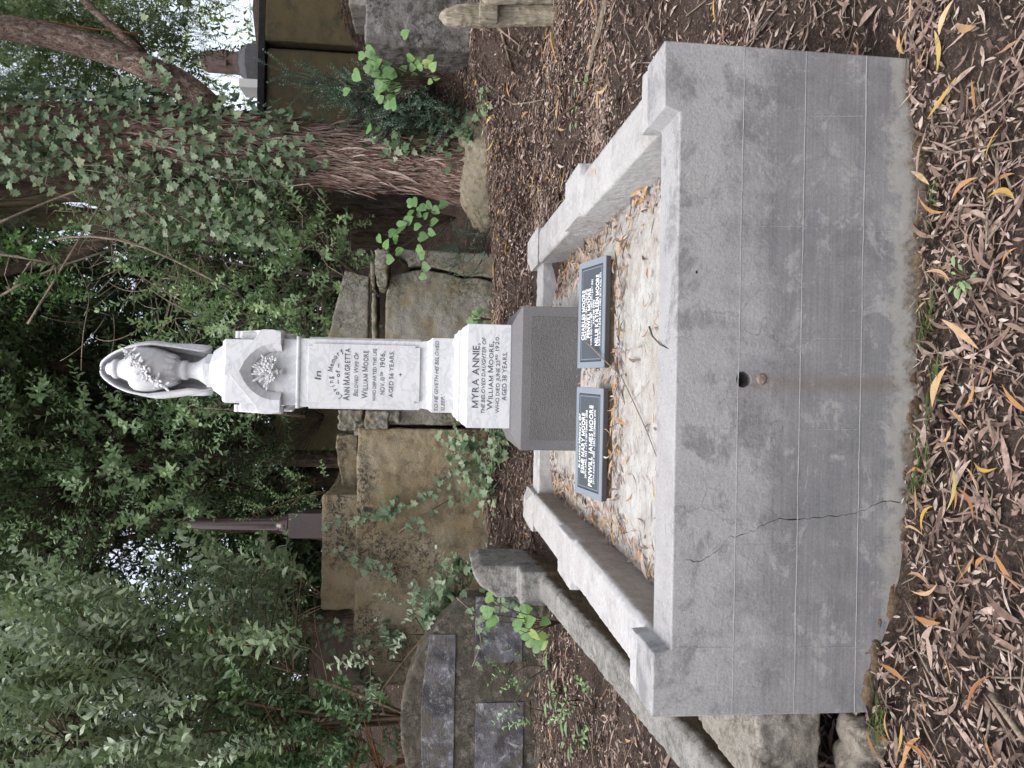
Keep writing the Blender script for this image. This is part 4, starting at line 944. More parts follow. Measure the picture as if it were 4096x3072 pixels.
# ================================================================== trees
def tree_trunk(pts, rad, name, mat, parent, n=44, amp=.07, ring=.05, freq=5.):
    "trunk with bark ridges in the mesh"
    P = [Vector(p) for p in pts]; Q = []; Rr = []
    for i in range(len(P)-1):
        k = max(2, int((P[i+1]-P[i]).length/ring))
        p0 = P[max(i-1, 0)]; p3 = P[min(i+2, len(P)-1)]
        for j in range(k):
            t = j/k
            a = P[i]; b_ = P[i+1]; q = .5*((2*a)+(b_-p0)*t+(2*p0-5*a+4*b_-p3)*t*t+(3*a-p0-3*b_+p3)*t*t*t)
            Q.append(q); Rr.append(rad[i]+(rad[i+1]-rad[i])*t)
    Q.append(P[-1]); Rr.append(rad[-1])
    m_ = MB(); m_.tube(Q, Rr, n, True)
    for i in range(len(Q)):
        for j in range(n):
            k = i*n+j; v = Vector(m_.v[k]); d = v-Q[i]; a = 2*math.pi*j/n
            s_ = noise.fractal(Vector((math.cos(a)*freq, math.sin(a)*freq, Q[i].z*1.3+i*.02)), .8, 2.1, 4)+.6*noise.noise(Vector((math.cos(a)*1.3, math.sin(a)*1.3, Q[i].z*.8)))
            m_.v[k] = tuple(Q[i]+d*(1+amp*s_))
    return m_.build(name, M[mat], parent, smooth=True)
def crown_pts(c, r_, ncl, per, clr=.45, seed=0):
    "sprig positions in clusters through an ellipsoid, with directions"
    q = np.random.default_rng(seed); c = np.array(c); r_ = np.array(r_)
    d = q.normal(size=(ncl, 3)); d /= np.linalg.norm(d, axis=1)[:, None]; cc = c+d*r_*q.uniform(.25, 1., (ncl, 1))**.5
    P = (cc[:, None, :]+q.normal(0, clr, (ncl, per, 3))).reshape(-1, 3)
    ax = (P-np.repeat(cc, per, 0))*1.2+(P-c)/r_*.35+q.normal(0, .25, P.shape)+np.array([0, 0, .1]); return P, ax, cc
def tree(label, base, trunk, rad, mat, crowns, leafmat, tpls, scale=1., tint=.5, seed=0, limbs=True, name='forest_tree', group=None, n=26, amp=.06):
    g = empty(name, base, label, 'tree', group)
    tr = tree_trunk(trunk, rad, 'trunk', mat, g, n=n, amp=amp)
    fo = Fol(); lb = MB(); top = Vector(trunk[-1])
    for i, (c, r_, ncl, per) in enumerate(crowns):
        P, ax, cc = crown_pts(c, r_, ncl, per, .42*scale if scale > 1 else .4, seed*13+i)
        put(fo, tpls, P, ax, scale, tint, .16)
        if limbs:
            q = np.random.default_rng(seed+i)
            for k in q.permutation(len(cc))[:max(5, ncl//5)]:
                e = Vector(cc[k]); j = int(q.integers(len(trunk)//2, len(trunk))); a = Vector(trunk[j]); md = a.lerp(e, .5)+Vector(q.normal(0, .18, 3))
                r0 = rad[j]*.38; lb.tube([a, a.lerp(md, .5)+Vector(q.normal(0, .05, 3)), md, e], [r0, r0*.75, r0*.5, r0*.15], 7)
    if lb.v: lb.build('limbs', M[mat], tr, smooth=True)
    fo.build('crown', M[leafmat], g); return g, tr

# main ivy-clad tree and its leaning limb
def main_tree():
    Y = 5.35
    g = empty('ivy_clad_tree', (2.15, Y, .95), 'thick red brown stringy barked tree covered with ivy, its bent limb leaning right', 'tree')
    ctr = lambda x, y: at(x, y, Y)
    pts = [at(1045, 372, Y), at(985, 366, Y), at(900, 350, Y), at(750, 345, Y), at(600, 330, Y), at(450, 308, Y), at(300, 292, Y), at(150, 288, Y), at(0, 288, Y), at(-200, 285, Y), at(-700, 300, Y)]
    pts = [Vector((p.x, Y, p.z)) for p in pts]
    tree_trunk(pts, [.43, .35, .31, .30, .305, .31, .29, .29, .30, .27, .2], 'trunk', 'bark', g, n=72, amp=.10, ring=.04, freq=4.5)
    def flakes(nm, par, n, z0, z1, on, mat, q, depth=Y):
        fo = Fol(); tp = [strip_leaf(3, 1, .16, .06, .12, .2, .5, .4), strip_leaf(3, 1, .10, -.08, -.08, .3, .5, -.5)]
        z = q.uniform(z0, z1, n); a = q.uniform(-3.3, .2, n); xr = np.array([on(v) for v in z]); r_ = xr[:, 1]*1.03+.012
        P = np.stack([xr[:, 0]+np.cos(a)*r_, depth+np.sin(a)*r_, z], 1); N = np.stack([np.cos(a), np.sin(a), 0*a], 1)+q.normal(0, .22, (n, 3)); A = np.stack([q.normal(0, .16, n), q.normal(0, .1, n), -np.ones(n)], 1)
        w_ = q.integers(0, 2, n); sc = np.clip(q.lognormal(-.1, .5, n)*.11, .03, .32); ti = np.clip(q.normal(.5, .25, n), 0, 1)
        for i in range(2): k = w_ == i; fo.add(tp[i], P[k], frames(A[k], N[k]), sc[k], ti[k])
        o = fo.build('bark_flakes', M[mat], par); o['kind'] = 'stuff'
    _zs = [p.z for p in pts]; _rs = [.43, .35, .31, .30, .305, .31, .29, .29, .30, .27, .2]
    flakes('bark_flakes', g, 3600, 1.05, 4.6, lambda z: (np.interp(z, _zs, [p.x for p in pts]), np.interp(z, _zs, _rs)), 'flake', np.random.default_rng(31))
    lp = [(470, 262, .0, .15), (445, 232, -.12, .20), (400, 190, -.25, .175), (330, 152, -.35, .15), (250, 117, -.4, .14), (150, 88, -.45, .135), (50, 66, -.5, .135), (-80, 48, -.5, .13), (-300, 25, -.5, .12)]
    L = [at(x, y, Y+dy) for x, y, dy, _ in lp]
    tree_trunk(L, [q[3]*.82 for q in lp], 'limb', 'bark_limb', g, n=40, amp=.08, ring=.04, freq=4.)
    sb = MB(); sb.tube([at(300, 112, Y-.42), at(255, 70, Y-.42), at(200, 20, Y-.42), at(150, -30, Y-.4)], [.05, .04, .035, .03], 10); sb.build('side_branch', M['bark_limb'], g, smooth=True)
    rr = random.Random(8); mb = MB()
    # root mound
    m0 = at(1030, 370, Y-.25)
    mb.ell((m0.x, Y-.18, m0.z-.12), ((.62, 0, 0), (0, .45, 0), (0, 0, .30)), 40, 24)
    mb.ell((m0.x+.35, Y-.25, m0.z-.05), ((.3, 0, 0), (0, .3, 0), (0, 0, .25)), 30, 18)
    mb.ell((m0.x-.3, Y-.28, m0.z-.16), ((.3, 0, 0), (0, .25, 0), (0, 0, .22)), 30, 18)
    o = mb.build('root_mound', M['root'], g); weather(o, .018, .03, .14, amp2=.05)
    fo = Fol()
    P, ax, cc = crown_pts((1.9, 6.2, 8.0), (2.2, 1.3, .9), 34, 10, .4, 3); put(fo, FAR, P, ax, 1., .5)
    P, ax, cc = crown_pts((3.6, 5.4, 7.2), (1.3, 1.0, .8), 16, 10, .4, 5); put(fo, FAR, P, ax, 1., .5)
    fo.build('crown', M['mid_leaf'], g)
    # ivy over the trunk: a climber of its own
    iv = empty('ivy_vine', (2.1, Y-.3, 1.0), 'climbing ivy with lobed grey green leaves up the red brown trunk', 'ivy')
    fo = Fol(); q = np.random.default_rng(2); Ps = []; Ax = []; Nr = []; Sc = []; Ti = []
    zs = [p.z for p in pts]; xs = [p.x for p in pts]; rs = [.43, .35, .31, .30, .305, .31, .29, .29, .30, .27, .2]
    def onT(z): return np.interp(z, zs, xs), np.interp(z, zs, rs)
    tgt = 0
    cl = []
    for i in range(145):
        z = q.uniform(2.85, 6.5); a = q.uniform(-2.9, .1); cl.append((z, a, .35, 9))
    for i in range(26): cl.append((q.uniform(1.3, 2.3), q.uniform(-1.9, -.35), .12, 4))
    for z, a, sp, k in cl:
        for j in range(k):
            zz = z+q.normal(0, .14); aa = a+q.normal(0, sp); x, r_ = onT(zz); lift = abs(q.normal(0, .05))+.02+(.10*q.random() if zz > 2.8 else 0)
            n_ = np.array([math.cos(aa), math.sin(aa), 0]); Ps.append([x+n_[0]*(r_+lift), Y+n_[1]*(r_+lift), zz])
            nn = n_+q.normal(0, .45, 3)+np.array([0, -.15, .35]); ax_ = np.array([q.normal(0, .5), -.2, -1.])+q.normal(0, .45, 3); Ax.append(ax_); Nr.append(nn); Sc.append(q.uniform(.045, .10)); Ti.append(np.clip(q.normal(.5, .22), 0, 1))
    # loose curtain on the left of the trunk and over the limb
    for i in range(560):
        t = q.random(); x0 = 2.02-q.random()**1.3*.75; zz = q.uniform(3.1, 6.3) if x0 > 1.72 else q.uniform(3.1, 4.7); Ps.append([x0, Y-.15+q.normal(0, .18), zz]); Ax.append([q.normal(0, .6), -.3, -1]); Nr.append(q.normal(0, .5, 3)+np.array([0, -.8, .5])); Sc.append(q.uniform(.05, .10)); Ti.append(np.clip(q.normal(.55, .2), 0, 1))
    for i in range(60):
        p = L[int(q.integers(0, 4))]; Ps.append([p.x-.1+q.normal(0, .15), p.y-.16, p.z+q.normal(0, .12)]); Ax.append([q.normal(0, .6), -.3, -1]); Nr.append(q.normal(0, .5, 3)+np.array([0, -.8, .5])); Sc.append(q.uniform(.05, .11)); Ti.append(np.clip(q.normal(.6, .2), 0, 1))
    fo.add(IVY, Ps, frames(Ax, Nr), Sc, Ti); fo.build('foliage', M['ivy'], iv)
    st = MB()
    for i in range(26):
        z = q.uniform(1.2, 3.); a = q.uniform(-2.6, -.3); pp = []
        for k in range(9):
            x, r_ = onT(z); pp.append((x+math.cos(a)*(r_+.018), Y+math.sin(a)*(r_+.018), z)); z += .2; a += q.normal(0, .12)
        st.tube(pp, .007, 5)
    for i in range(30):
        a = Vector((2.0-q.random()*.6, Y-.3, q.uniform(3., 5.6))); pp = [a]
        for k in range(8): a = a+Vector((q.normal(-.02, .09), q.normal(0, .03), q.normal(-.06, .09))); pp.append(a)
        st.tube(pp, .004, 5)
    st.build('stem', M['twig'], iv, smooth=True)
main_tree()

def bg_trees():
    # second dark trunk just behind
    p = [at(985, 488, 6.4), at(800, 480, 6.4), at(600, 468, 6.4), at(400, 435, 6.4), at(200, 375, 6.4), at(0, 320, 6.4), at(-400, 300, 6.4)]; p = [Vector((q.x, 6.4, q.z)) for q in p]; p[0].z -= .4
    tree('dark brown furrowed trunk close behind the ivy clad tree', (p[0].x, 6.4, 1.4), p, [.42, .38, .35, .33, .32, .3, .25], 'bark_dark', [((.9, 7.0, 8.6), (1.6, 1.2, .9), 24, 9)], 'mid_leaf', FAR, 1., .4, 1, n=48, amp=.09)
    # pale peeling trunks
    for k, (x0, y0, x1, y1, Y, r_, lab) in enumerate(((520, 420, 0, 408, 8.2, .16, 'pale peeling gum trunk rising right behind the ivy'), (520, 500, 0, 462, 8.6, .17, 'pale ochre gum trunk leaning beside the first pale one'))):
        a = at(x0+350, y0+10, Y); b = at(x0, y0, Y); c = at(x1, y1, Y); d = at(-450, y1-10, Y); pts = [Vector((q.x, Y, q.z)) for q in (a, b, b.lerp(c, .5), c, d)]
        tree(lab, (a.x, Y, a.z), pts, [r_*1.15, r_, r_, r_*.95, r_*.7], 'bark_pale', [((d.x+k*.8, Y+.3, d.z+.2), (1.6, 1.3, .9), 22, 10)], 'mid_leaf', FAR, 1., .5, 30+k, name='gum_tree', n=24, amp=.04)
    # dark trunks in the wood behind: x, top x, Y, radius
    spec = [(-.3, .1, 10.5, .17, .2), (.6, .3, 11.5, .2, .3), (-1.1, -.5, 11, .15, -.3), (-3.1, -2.5, 11.5, .2, .5), (-4.6, -5.2, 12, .24, .3), (-6.3, -6.0, 10.5, .22, .2), (-1.9, -2.5, 12.5, .16, .1), (1.6, 1.9, 12, .17, .2), (7.6, 7.4, 12.5, .18, .1)]
    side = ['behind the urn', 'right of the urn', 'left of the urn', 'with a crooked stem behind the red column', 'at the far left of the wood', 'behind the pale green shrub', 'behind the ochre vault', 'beyond the twig tangle', 'at the far right above the dark tomb']
    for k, (x0, x1, Y, r_, bend) in enumerate(spec):
        z0 = g1(x0, Y)-.2; pts = [Vector((x0, Y, z0)), Vector((x0+(x1-x0)*.3+bend*.5, Y, z0+1.6)), Vector((x0+(x1-x0)*.6+bend*.3, Y-.3, z0+3.2)), Vector((x1, Y-.4, z0+5)), Vector((x1, Y-.4, z0+8))]
        right = x0 > 2.5
        cr = [((x1, Y-.4, z0+7.2), (2.3, 1.8, 1.6), 46, 9)]
        if not right: cr.append(((x0+bend, Y-.2, z0+3.6), (1.7, 1.0, 1.7), 24, 9))
        else: cr.append(((x0, Y+.5, z0+4.2), (1.2, .9, 1.1), 9, 8))
        tree('dark forest tree %s' % side[k], (x0, Y, z0), pts, [r_*1.3, r_, r_*.85, r_*.7, r_*.4], 'bark_dark', cr, 'dark_leaf' if not right else 'mid_leaf', FAR if not right else FINE+FAR[:1], 1.0, .5, 50+k, group='dark trees of the wood behind', n=18)
    # overhead crown out of view, added to shade the back of the cemetery
    for k, (x, y, z) in enumerate(((-1.0, 8.2, 8.4),)):
        tree('tall tree added so that its unseen high crown shades the vaults', (x, y+1.5, g1(x, y+1.5)), [Vector((x-.3, y+1.9, g1(x, y+1.9)-.2)), Vector((x-.2, y+1.6, 4.6)), Vector((x, y+.8, z-.6)), Vector((x, y+.4, z+.5))], [.22, .17, .13, .06], 'bark_dark', [((x, y, z), (2.2, 1.6, .9), 55, 12)], 'dark_leaf', FAR, 1., .5, 80+k, group='dark trees of the wood behind', n=18)
bg_trees()

def conifers():
    q = np.random.default_rng(77)
    for k, (x, y, x2, lab) in enumerate(((20, 60, 250, 'dark fine leaved conifer hanging at the upper right above the limb'), (160, 40, 420, 'dark fine leaved conifer above the brown pillar'), (30, 190, 330, 'dark fine leaved conifer between the limb and the ivy clad trunk'))):
        Y = 9.+k*.8; b_ = at(1000, y, Y); P = []
        g = empty('conifer', (b_.x, Y, g1(b_.x, Y)), lab, 'tree', 'dark conifers at the upper right'); pts = [Vector((at(1000, 330, Y).x, Y, g1(at(1000, 330, Y).x, Y)-.2))]+[at(700, 322, Y), at(500, 312, Y), at(380, 240+y*.25, Y), at(250, y+20, Y), at(-100, y, Y)]
        tree_trunk(pts, [.08, .08, .07, .06, .06, .04], 'trunk', 'bark_dark', g, n=14)
        fo = Fol(); cl = [(q.uniform(-30, x2), y+q.normal(0, 42)) for i in range(46)]
        for cx, cy in cl:
            c = at(cx, cy, Y+q.normal(0, .5))
            for j in range(9): P.append((c.x+q.normal(0, .28), c.y+q.normal(0, .2), c.z+q.normal(0, .13)))
        P = np.array(P); put(fo, FINE+FAR[:1], P, q.normal(0, .6, P.shape)+np.array([0, 0, -.6]), .85, .6, .25); fo.build('crown', M['mid_leaf'], g)
conifers()

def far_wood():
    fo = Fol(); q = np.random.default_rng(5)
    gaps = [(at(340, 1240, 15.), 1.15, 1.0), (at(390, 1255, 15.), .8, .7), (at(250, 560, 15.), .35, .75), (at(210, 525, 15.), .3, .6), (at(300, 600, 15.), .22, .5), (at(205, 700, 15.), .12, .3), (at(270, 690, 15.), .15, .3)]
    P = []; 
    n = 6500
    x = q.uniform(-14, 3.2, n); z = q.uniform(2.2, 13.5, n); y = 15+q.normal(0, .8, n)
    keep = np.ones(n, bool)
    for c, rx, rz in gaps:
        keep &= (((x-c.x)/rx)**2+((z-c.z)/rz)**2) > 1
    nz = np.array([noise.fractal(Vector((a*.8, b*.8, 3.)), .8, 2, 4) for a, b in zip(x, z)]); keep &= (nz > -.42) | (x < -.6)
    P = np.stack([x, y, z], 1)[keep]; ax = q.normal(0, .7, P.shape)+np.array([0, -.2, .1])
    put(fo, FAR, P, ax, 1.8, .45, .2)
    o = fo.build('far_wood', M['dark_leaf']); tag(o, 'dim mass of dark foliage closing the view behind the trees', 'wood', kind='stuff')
    # light green woodland edge beyond the ridge at the right
    fo = Fol(); n = 1350; x = q.uniform(4.5, 13.5, n); z = q.uniform(5.2, 12, n); y = 19+q.normal(0, 1, n)
    nz = np.array([noise.fractal(Vector((a*.7, b*.7, 8.)), .8, 2, 4) for a, b in zip(x, z)]); k = nz > -.02; P = np.stack([x, y, z], 1)[k]
    put(fo, FINE+FAR[:1], P, q.normal(0, .7, P.shape)+np.array([0, 0, -.5]), 1.5, .5, .25)
    o = fo.build('far_foliage', M['bright_leaf']); tag(o, 'loose light green foliage against the sky beyond the ridge', 'wood', kind='stuff')
    fo = Fol(); n = 420; x = q.uniform(-5.6, -2.6, n); y = 16.5+q.normal(0, .5, n); z = q.uniform(4.5, 6.0, n); P = np.stack([x, y, z], 1)
    put(fo, FAR, P, q.normal(0, .7, P.shape)+np.array([0, 0, .3]), 1.1, .4, .25); o = fo.build('far_foliage', M['bright_leaf']); tag(o, 'light green bank of foliage in the clearing beyond the red column', 'wood', kind='stuff')
far_wood()

# ================================================================== shrubs
def shrub(label, base, stems, tips, tpls, leaf, stemmat, scale, tint, seed, name='leafy_shrub', group=None, up=.9, out=.5, tj=.16, thick=.018, conn=.55):
    "stems: polylines; tips: (k,3) start points of sprigs"
    g = empty(name, base, label, 'shrub', group); q = np.random.default_rng(seed); fo = Fol(); tips = np.asarray(tips)
    c = tips.mean(0); ax = (tips-c)*out+np.array([0, 0, up])+q.normal(0, .35, tips.shape); put(fo, tpls, tips, ax, scale, tint, tj)
    fo.build('foliage', M[leaf], g)
    m_ = MB()
    for s_ in stems: k = len(s_); m_.tube(s_, [thick*(1-.6*i/(k-1)) for i in range(k)], 8)
    allp = [Vector(p) for s_ in stems for p in s_]
    for k in q.permutation(len(tips))[:int(len(tips)*conn)]:
        e = Vector(tips[k]); best = min(allp, key=lambda p: (p-e).length+max(0, p.z-e.z)*2); md = best.lerp(e, .5)+Vector(q.normal(0, .05, 3)); m_.tube([best, md, e], [.006, .005, .003], 5)
    if m_.v: m_.build('stem', M[stemmat], g, smooth=True)
    return g
def bend(a, b, n=6, sag=.1, seed=0):
    q = np.random.default_rng(seed); a = Vector(a); b = Vector(b); o = Vector(q.normal(0, sag, 3)); return [a.lerp(b, i/(n-1))+o*math.sin(math.pi*i/(n-1)) for i in range(n)]
def shrubs():
    q = np.random.default_rng(12)
    # the big pale shrub, upper left of the scene
    root = at(880, 1560, 4.45); st = []
    for k, (x, y) in enumerate(((650, 1500), (430, 1560), (300, 1590), (500, 1420), (380, 1480), (250, 1440), (560, 1620), (150, 1600))):
        e = at(x, y, 4.5+.15*(k % 3)); st.append(bend(root+Vector((q.normal(0, .06), q.normal(0, .06), -.3)), e, 7, .10, k))
    P = []
    for i in range(400):
        x = q.uniform(-20, 640); y = q.uniform(1225+max(0, 200-x)*.25 if not 225 < x < 400 else 1300, 1690)
        if x < 120 and y < 1330 and q.random() < .6: continue
        Y = q.uniform(4.15, 5.5); P.append(tuple(at(x+40, y, Y)))
    shrub('big pale grey green shrub with upright sprays, left of the monument', (root.x, root.y, 1.0), st, P, KARO, 'karo', 'stem', 1.28, .55, 3, out=.3, up=1.1, tj=.26)
    # dark lower part near the headstone
    P = [tuple(at(q.uniform(540, 860), q.uniform(1480, 1690), q.uniform(4.3, 4.9))) for i in range(110)]; root2 = at(880, 1640, 4.6)
    shrub('dark broad leaved shrub low behind the curved headstone', (root2.x, root2.y, 1.0), [bend(root2, at(640, 1650, 4.6), 5, .1, 5)], P, KARO, 'karo_dk', 'stem_red', 1.1, .3, 6)
    # branch that leans right over the ochre vault with pale undersides
    rb = at(868, 1545, 4.3); s1 = [rb, at(830, 1542, 4.3), at(818, 1500, 4.28), at(870, 1430, 4.2), at(920, 1370, 4.1), at(960, 1335, 4.05)]
    P = [tuple(at(x, y, 4.1)) for x, y in ((800, 1440), (780, 1400), (830, 1470), (850, 1400), (890, 1350), (880, 1310), (930, 1290), (960, 1270), (940, 1330), (820, 1420), (870, 1360), (990, 1250), (1000, 1230))]
    g = shrub('thin branch with pale backed leaves leaning across the ochre vault', tuple(rb), [s1], P, KARO_S, 'karo', 'stem', 1.0, .85, 8, name='leaning_branch', up=.2, out=.6, thick=.014)
    for k, (lab, rt, tp) in enumerate((('fresh leafy shoots before the right slate panel of the curved headstone', (1185, 1440), [(1105, 1440), (1120, 1465), (1085, 1450), (1135, 1425), (1150, 1470)]),
            ('fresh leafy shoots by the left slate panel of the curved headstone', (1190, 1540), [(1120, 1525), (1135, 1550), (1150, 1560), (1125, 1500)]),
            ('spreading green shoots in the litter between the headstone and the kerb', (1290, 1530), [(1235, 1500), (1250, 1525), (1265, 1560), (1230, 1540), (1280, 1500)]))):
        r0 = hit(rt[0], rt[1]); P = [tuple(at(x, y, r0.y-.02)) for x, y in tp]
        shrub(lab, tuple(r0), [[r0, r0.lerp(Vector(P[0]), .5)+Vector((.01, 0, .03)), Vector(P[0])]], P, KARO_S[:3], 'kawa' if k == 3 else 'karo_dk', 'stem', .62, .9, 60+k, name='leafy_shoot', group='leafy shoots by the headstone', up=.7, out=1.2, thick=.004, conn=1.)
    # shrub behind the monument on the right
    P = []
    for i in range(430):
        x = q.uniform(330, 770); y = q.uniform(425, 750)
        if q.random() > .3+.7*np.exp(-((x-580)/150)**2): continue
        P.append(tuple(at(x, y, q.uniform(5.2, 6.0))))
    for i in range(46): P.append(tuple(at(q.uniform(180, 420), q.uniform(330, 640), q.uniform(5.2, 5.7))))
    r0 = at(780, 600, 5.9); st = [bend(r0, at(500, 560, 5.7), 6, .1, 1), bend(r0, at(560, 690, 5.6), 6, .1, 2), bend(r0, at(480, 470, 5.7), 6, .1, 3), bend(r0, at(330, 520, 5.5), 6, .1, 4)]
    shrub('dense green shrub with oval leaves right behind the marble shaft', (r0.x, r0.y, 1.9), st, P, KARO_S+KARO[:2], 'karo_dk', 'twig', 1.0, .85, 9, up=.35, out=.7)
    # bright sprig at the top
    P = [tuple(at(q.uniform(0, 135), q.uniform(510, 640), q.uniform(5., 5.3))) for i in range(26)]
    r0 = at(-80, 540, 5.2); shrub('bright green drooping spray of pointed leaves above the twig tangle', tuple(r0), [bend(r0, at(120, 570, 5.1), 5, .05, 2)], P, KARO_S, 'kawa', 'twig', 1.0, .2, 10, name='hanging_spray', up=-.3, out=.8)
    # left of urn: dim sprays
    P = [tuple(at(q.uniform(380, 620), q.uniform(850, 920), q.uniform(5.3, 5.9))) for i in range(36)]
    r0 = at(660, 900, 5.9); shrub('thin spray of oval leaves left of the marble cap', tuple(r0), [bend(r0, at(430, 880, 5.5), 6, .05, 2)], P, KARO_S, 'karo_dk', 'twig', 1.0, .55, 13, up=.4, out=.7)
    # sapling spray right of the column on the ochre vault
    s1 = [at(700, 1065, 5.3), at(660, 1070, 5.3), at(600, 1090, 5.3), at(545, 1110, 5.3)]; P = []
    for i in range(16): t = i/15; a = at(700-155*t, 1062+45*t, 5.3); P.append((a.x+q.normal(0, .05), a.y+q.normal(0, .05), a.z+q.normal(0, .05)))
    for x, y in ((640, 1040), (660, 1030), (690, 1075), (670, 1090), (680, 1045)): P.append(tuple(at(x, y, 5.25)))
    shrub('young upright sapling spray on the ochre vault before the red column', tuple(s1[0]), [s1], P, KARO_S, 'karo_dk', 'stem', .62, .85, 14, name='sapling', up=.8, out=.4, thick=.008)
    # mid-distance understory, upper middle
    P = []
    for i in range(520):
        x = q.uniform(-30, 420); y = q.uniform(860, 1330)
        if x > 250 and y > 1150: continue
        P.append(tuple(at(x, y, q.uniform(7., 9.5))))
    r0 = at(560, 1060, 8.5); shrub('high olive green tree shrub filling the space above the red column', (r0.x, 8.5, 2.9), [bend(r0, at(150, 1050, 8.2), 6, .2, 3), bend(r0, at(100, 900, 8.2), 6, .2, 4)], P, KARO_S, 'karo_dk', 'bark_dark', 1.5, .7, 15, up=.3, out=.4)
    P = [tuple(at(q.uniform(420, 640), q.uniform(740, 1080), q.uniform(8.2, 10.2))) for i in range(260)]
    r0 = at(700, 900, 9); shrub('deep shaded shrub low between the shaft and the red column', (r0.x, 9, 2.8), [bend(r0, at(480, 900, 9), 5, .2, 3)], P, SMALL, 'dark_leaf', 'bark_dark', 1.5, .6, 16, up=.3, out=.4)
    P = [tuple(at(q.uniform(460, 640), q.uniform(1190, 1420), q.uniform(6.4, 8.))) for i in range(110)]
    r0 = at(720, 1300, 7.4); shrub('mid green leafy shrub on the bank left of the red column', (r0.x, 7.4, 2.5), [bend(r0, at(560, 1250, 7.2), 5, .2, 3)], P, KARO_S, 'karo_dk', 'stem', 1.1, .42, 17, up=.6, out=.4)
    # small-leaved shrub right of the tree
    r0 = at(900, 225, 4.9); st = []; P = []
    for k, (x, y) in enumerate(((640, 155), (690, 178), (720, 215), (760, 230), (790, 200), (820, 250), (850, 180), (870, 260), (930, 190), (960, 250), (900, 150), (940, 270))):
        s_ = bend(r0, at(x, y, 4.8+.15*(k % 3)), 7, .06, k); st.append(s_)
        for t in np.linspace(.25, 1, 16):
            i = int(t*5.99); a = s_[min(i, 6)].lerp(s_[min(i+1, 6)], t*6-i if i < 6 else 0); P.append((a.x+q.normal(0, .045), a.y+q.normal(0, .06), a.z+q.normal(0, .045)))
    shrub('small leaved blue green shrub spreading in front of the dark tomb', (r0.x, r0.y, r0.z-.2), st, P*2, TINY, 'cop', 'twig_dark', 1.3, .72, 18, up=.5, out=.9, thick=.005, conn=.06)
    # second little patch by the rear rail
    P = [tuple(at(q.uniform(985, 1060), q.uniform(490, 590), q.uniform(4.3, 4.7))) for i in range(60)]
    r0 = at(1050, 540, 4.5); shrub('low tuft of tiny leaved shrub at the foot of the cracked vault', tuple(r0), [bend(r0, at(990, 530, 4.5), 4, .03, 3)], P, TINY, 'cop', 'twig_dark', .8, .6, 19, up=.5, out=.8, thick=.003, conn=.1)
    # tangle of bare grey vines
    g = MB()
    for i in range(90):
        a = at(q.uniform(180, 560), q.uniform(450, 720), q.uniform(5.2, 6.)); d = Vector(q.normal(0, 1, 3)); d.y *= .3; d.normalize(); pp = [a]; cv = Vector(q.normal(0, .35, 3))
        for k in range(9): d = (d+cv*.35).normalized(); a = a+d*.075; pp.append(a)
        g.tube(pp, float(q.uniform(.0022, .006)), 5)
    for i, (x0, y0, x1, y1) in enumerate(((0, 640, 240, 540), (0, 480, 200, 400), (60, 700, 230, 420), (100, 520, 520, 640))):
        g.tube(bend(at(x0, y0, 5.1), at(x1, y1, 5.2), 8, .1, i), .011, 7)
    o = g.build('bare_vine', M['twig'], smooth=True); tag(o, 'tangle of bare grey vine stems hanging above and right of the urn', 'vine')
    # dark vines hanging right
    g = MB(); g.tube([at(-20, 36, 4.9), at(100, 46, 4.9), at(200, 62, 4.9), at(300, 72, 4.9)], .008, 6); g.tube([at(-20, 40, 4.9), at(120, 54, 4.9), at(215, 66, 4.9)], .006, 6)
    o = g.build('hanging_vine', M['stem_red'], smooth=True); tag(o, 'reddish bare vine hanging before the bent limb', 'vine')
shrubs()

# ================================================================== ivy on the vaults, heart-leaved plants
def ivy_patch(label, base, vines, blobs, seed, size=(.045, .085), name='ivy_vine', group='ivy plants around the vaults', tint=.5):
    "vines: lists of points with leaves along them; blobs: (centre, radii, count, normal)"
    q = np.random.default_rng(seed); g = empty(name, base, label, 'ivy', group); fo = Fol(); P = []; A = []; N = []; Sc = []; st = MB()
    for v in vines:
        st.tube(v, .005, 5); v = [Vector(p) for p in v]
        for i in range(len(v)-1):
            for k in range(max(1, int((v[i+1]-v[i]).length/.045))):
                a = v[i].lerp(v[i+1], q.random()); P.append((a.x+q.normal(0, .035), a.y-.02-abs(q.normal(0, .02)), a.z+q.normal(0, .03))); A.append([q.normal(0, .7), -.3, -.8]); N.append([q.normal(0, .3), -1, .5+q.normal(0, .3)]); Sc.append(q.uniform(*size))
    for c, r_, k, n_ in blobs:
        for j in range(k):
            d = q.normal(0, .5, 3); P.append(tuple(np.array(c)+d*np.array(r_))); A.append([q.normal(0, .7), -.5, q.normal(-.3, .4)]); N.append(np.array(n_)+q.normal(0, .35, 3)); Sc.append(q.uniform(*size))
    k = len(P); fo.add(IVY, P, frames(A, N), Sc, np.clip(q.normal(tint, .2, k), 0, 1)); fo.build('foliage', M['ivy'], g)
    if st.v: st.build('stem', M['twig'], g, smooth=True)
Yv = 4.86
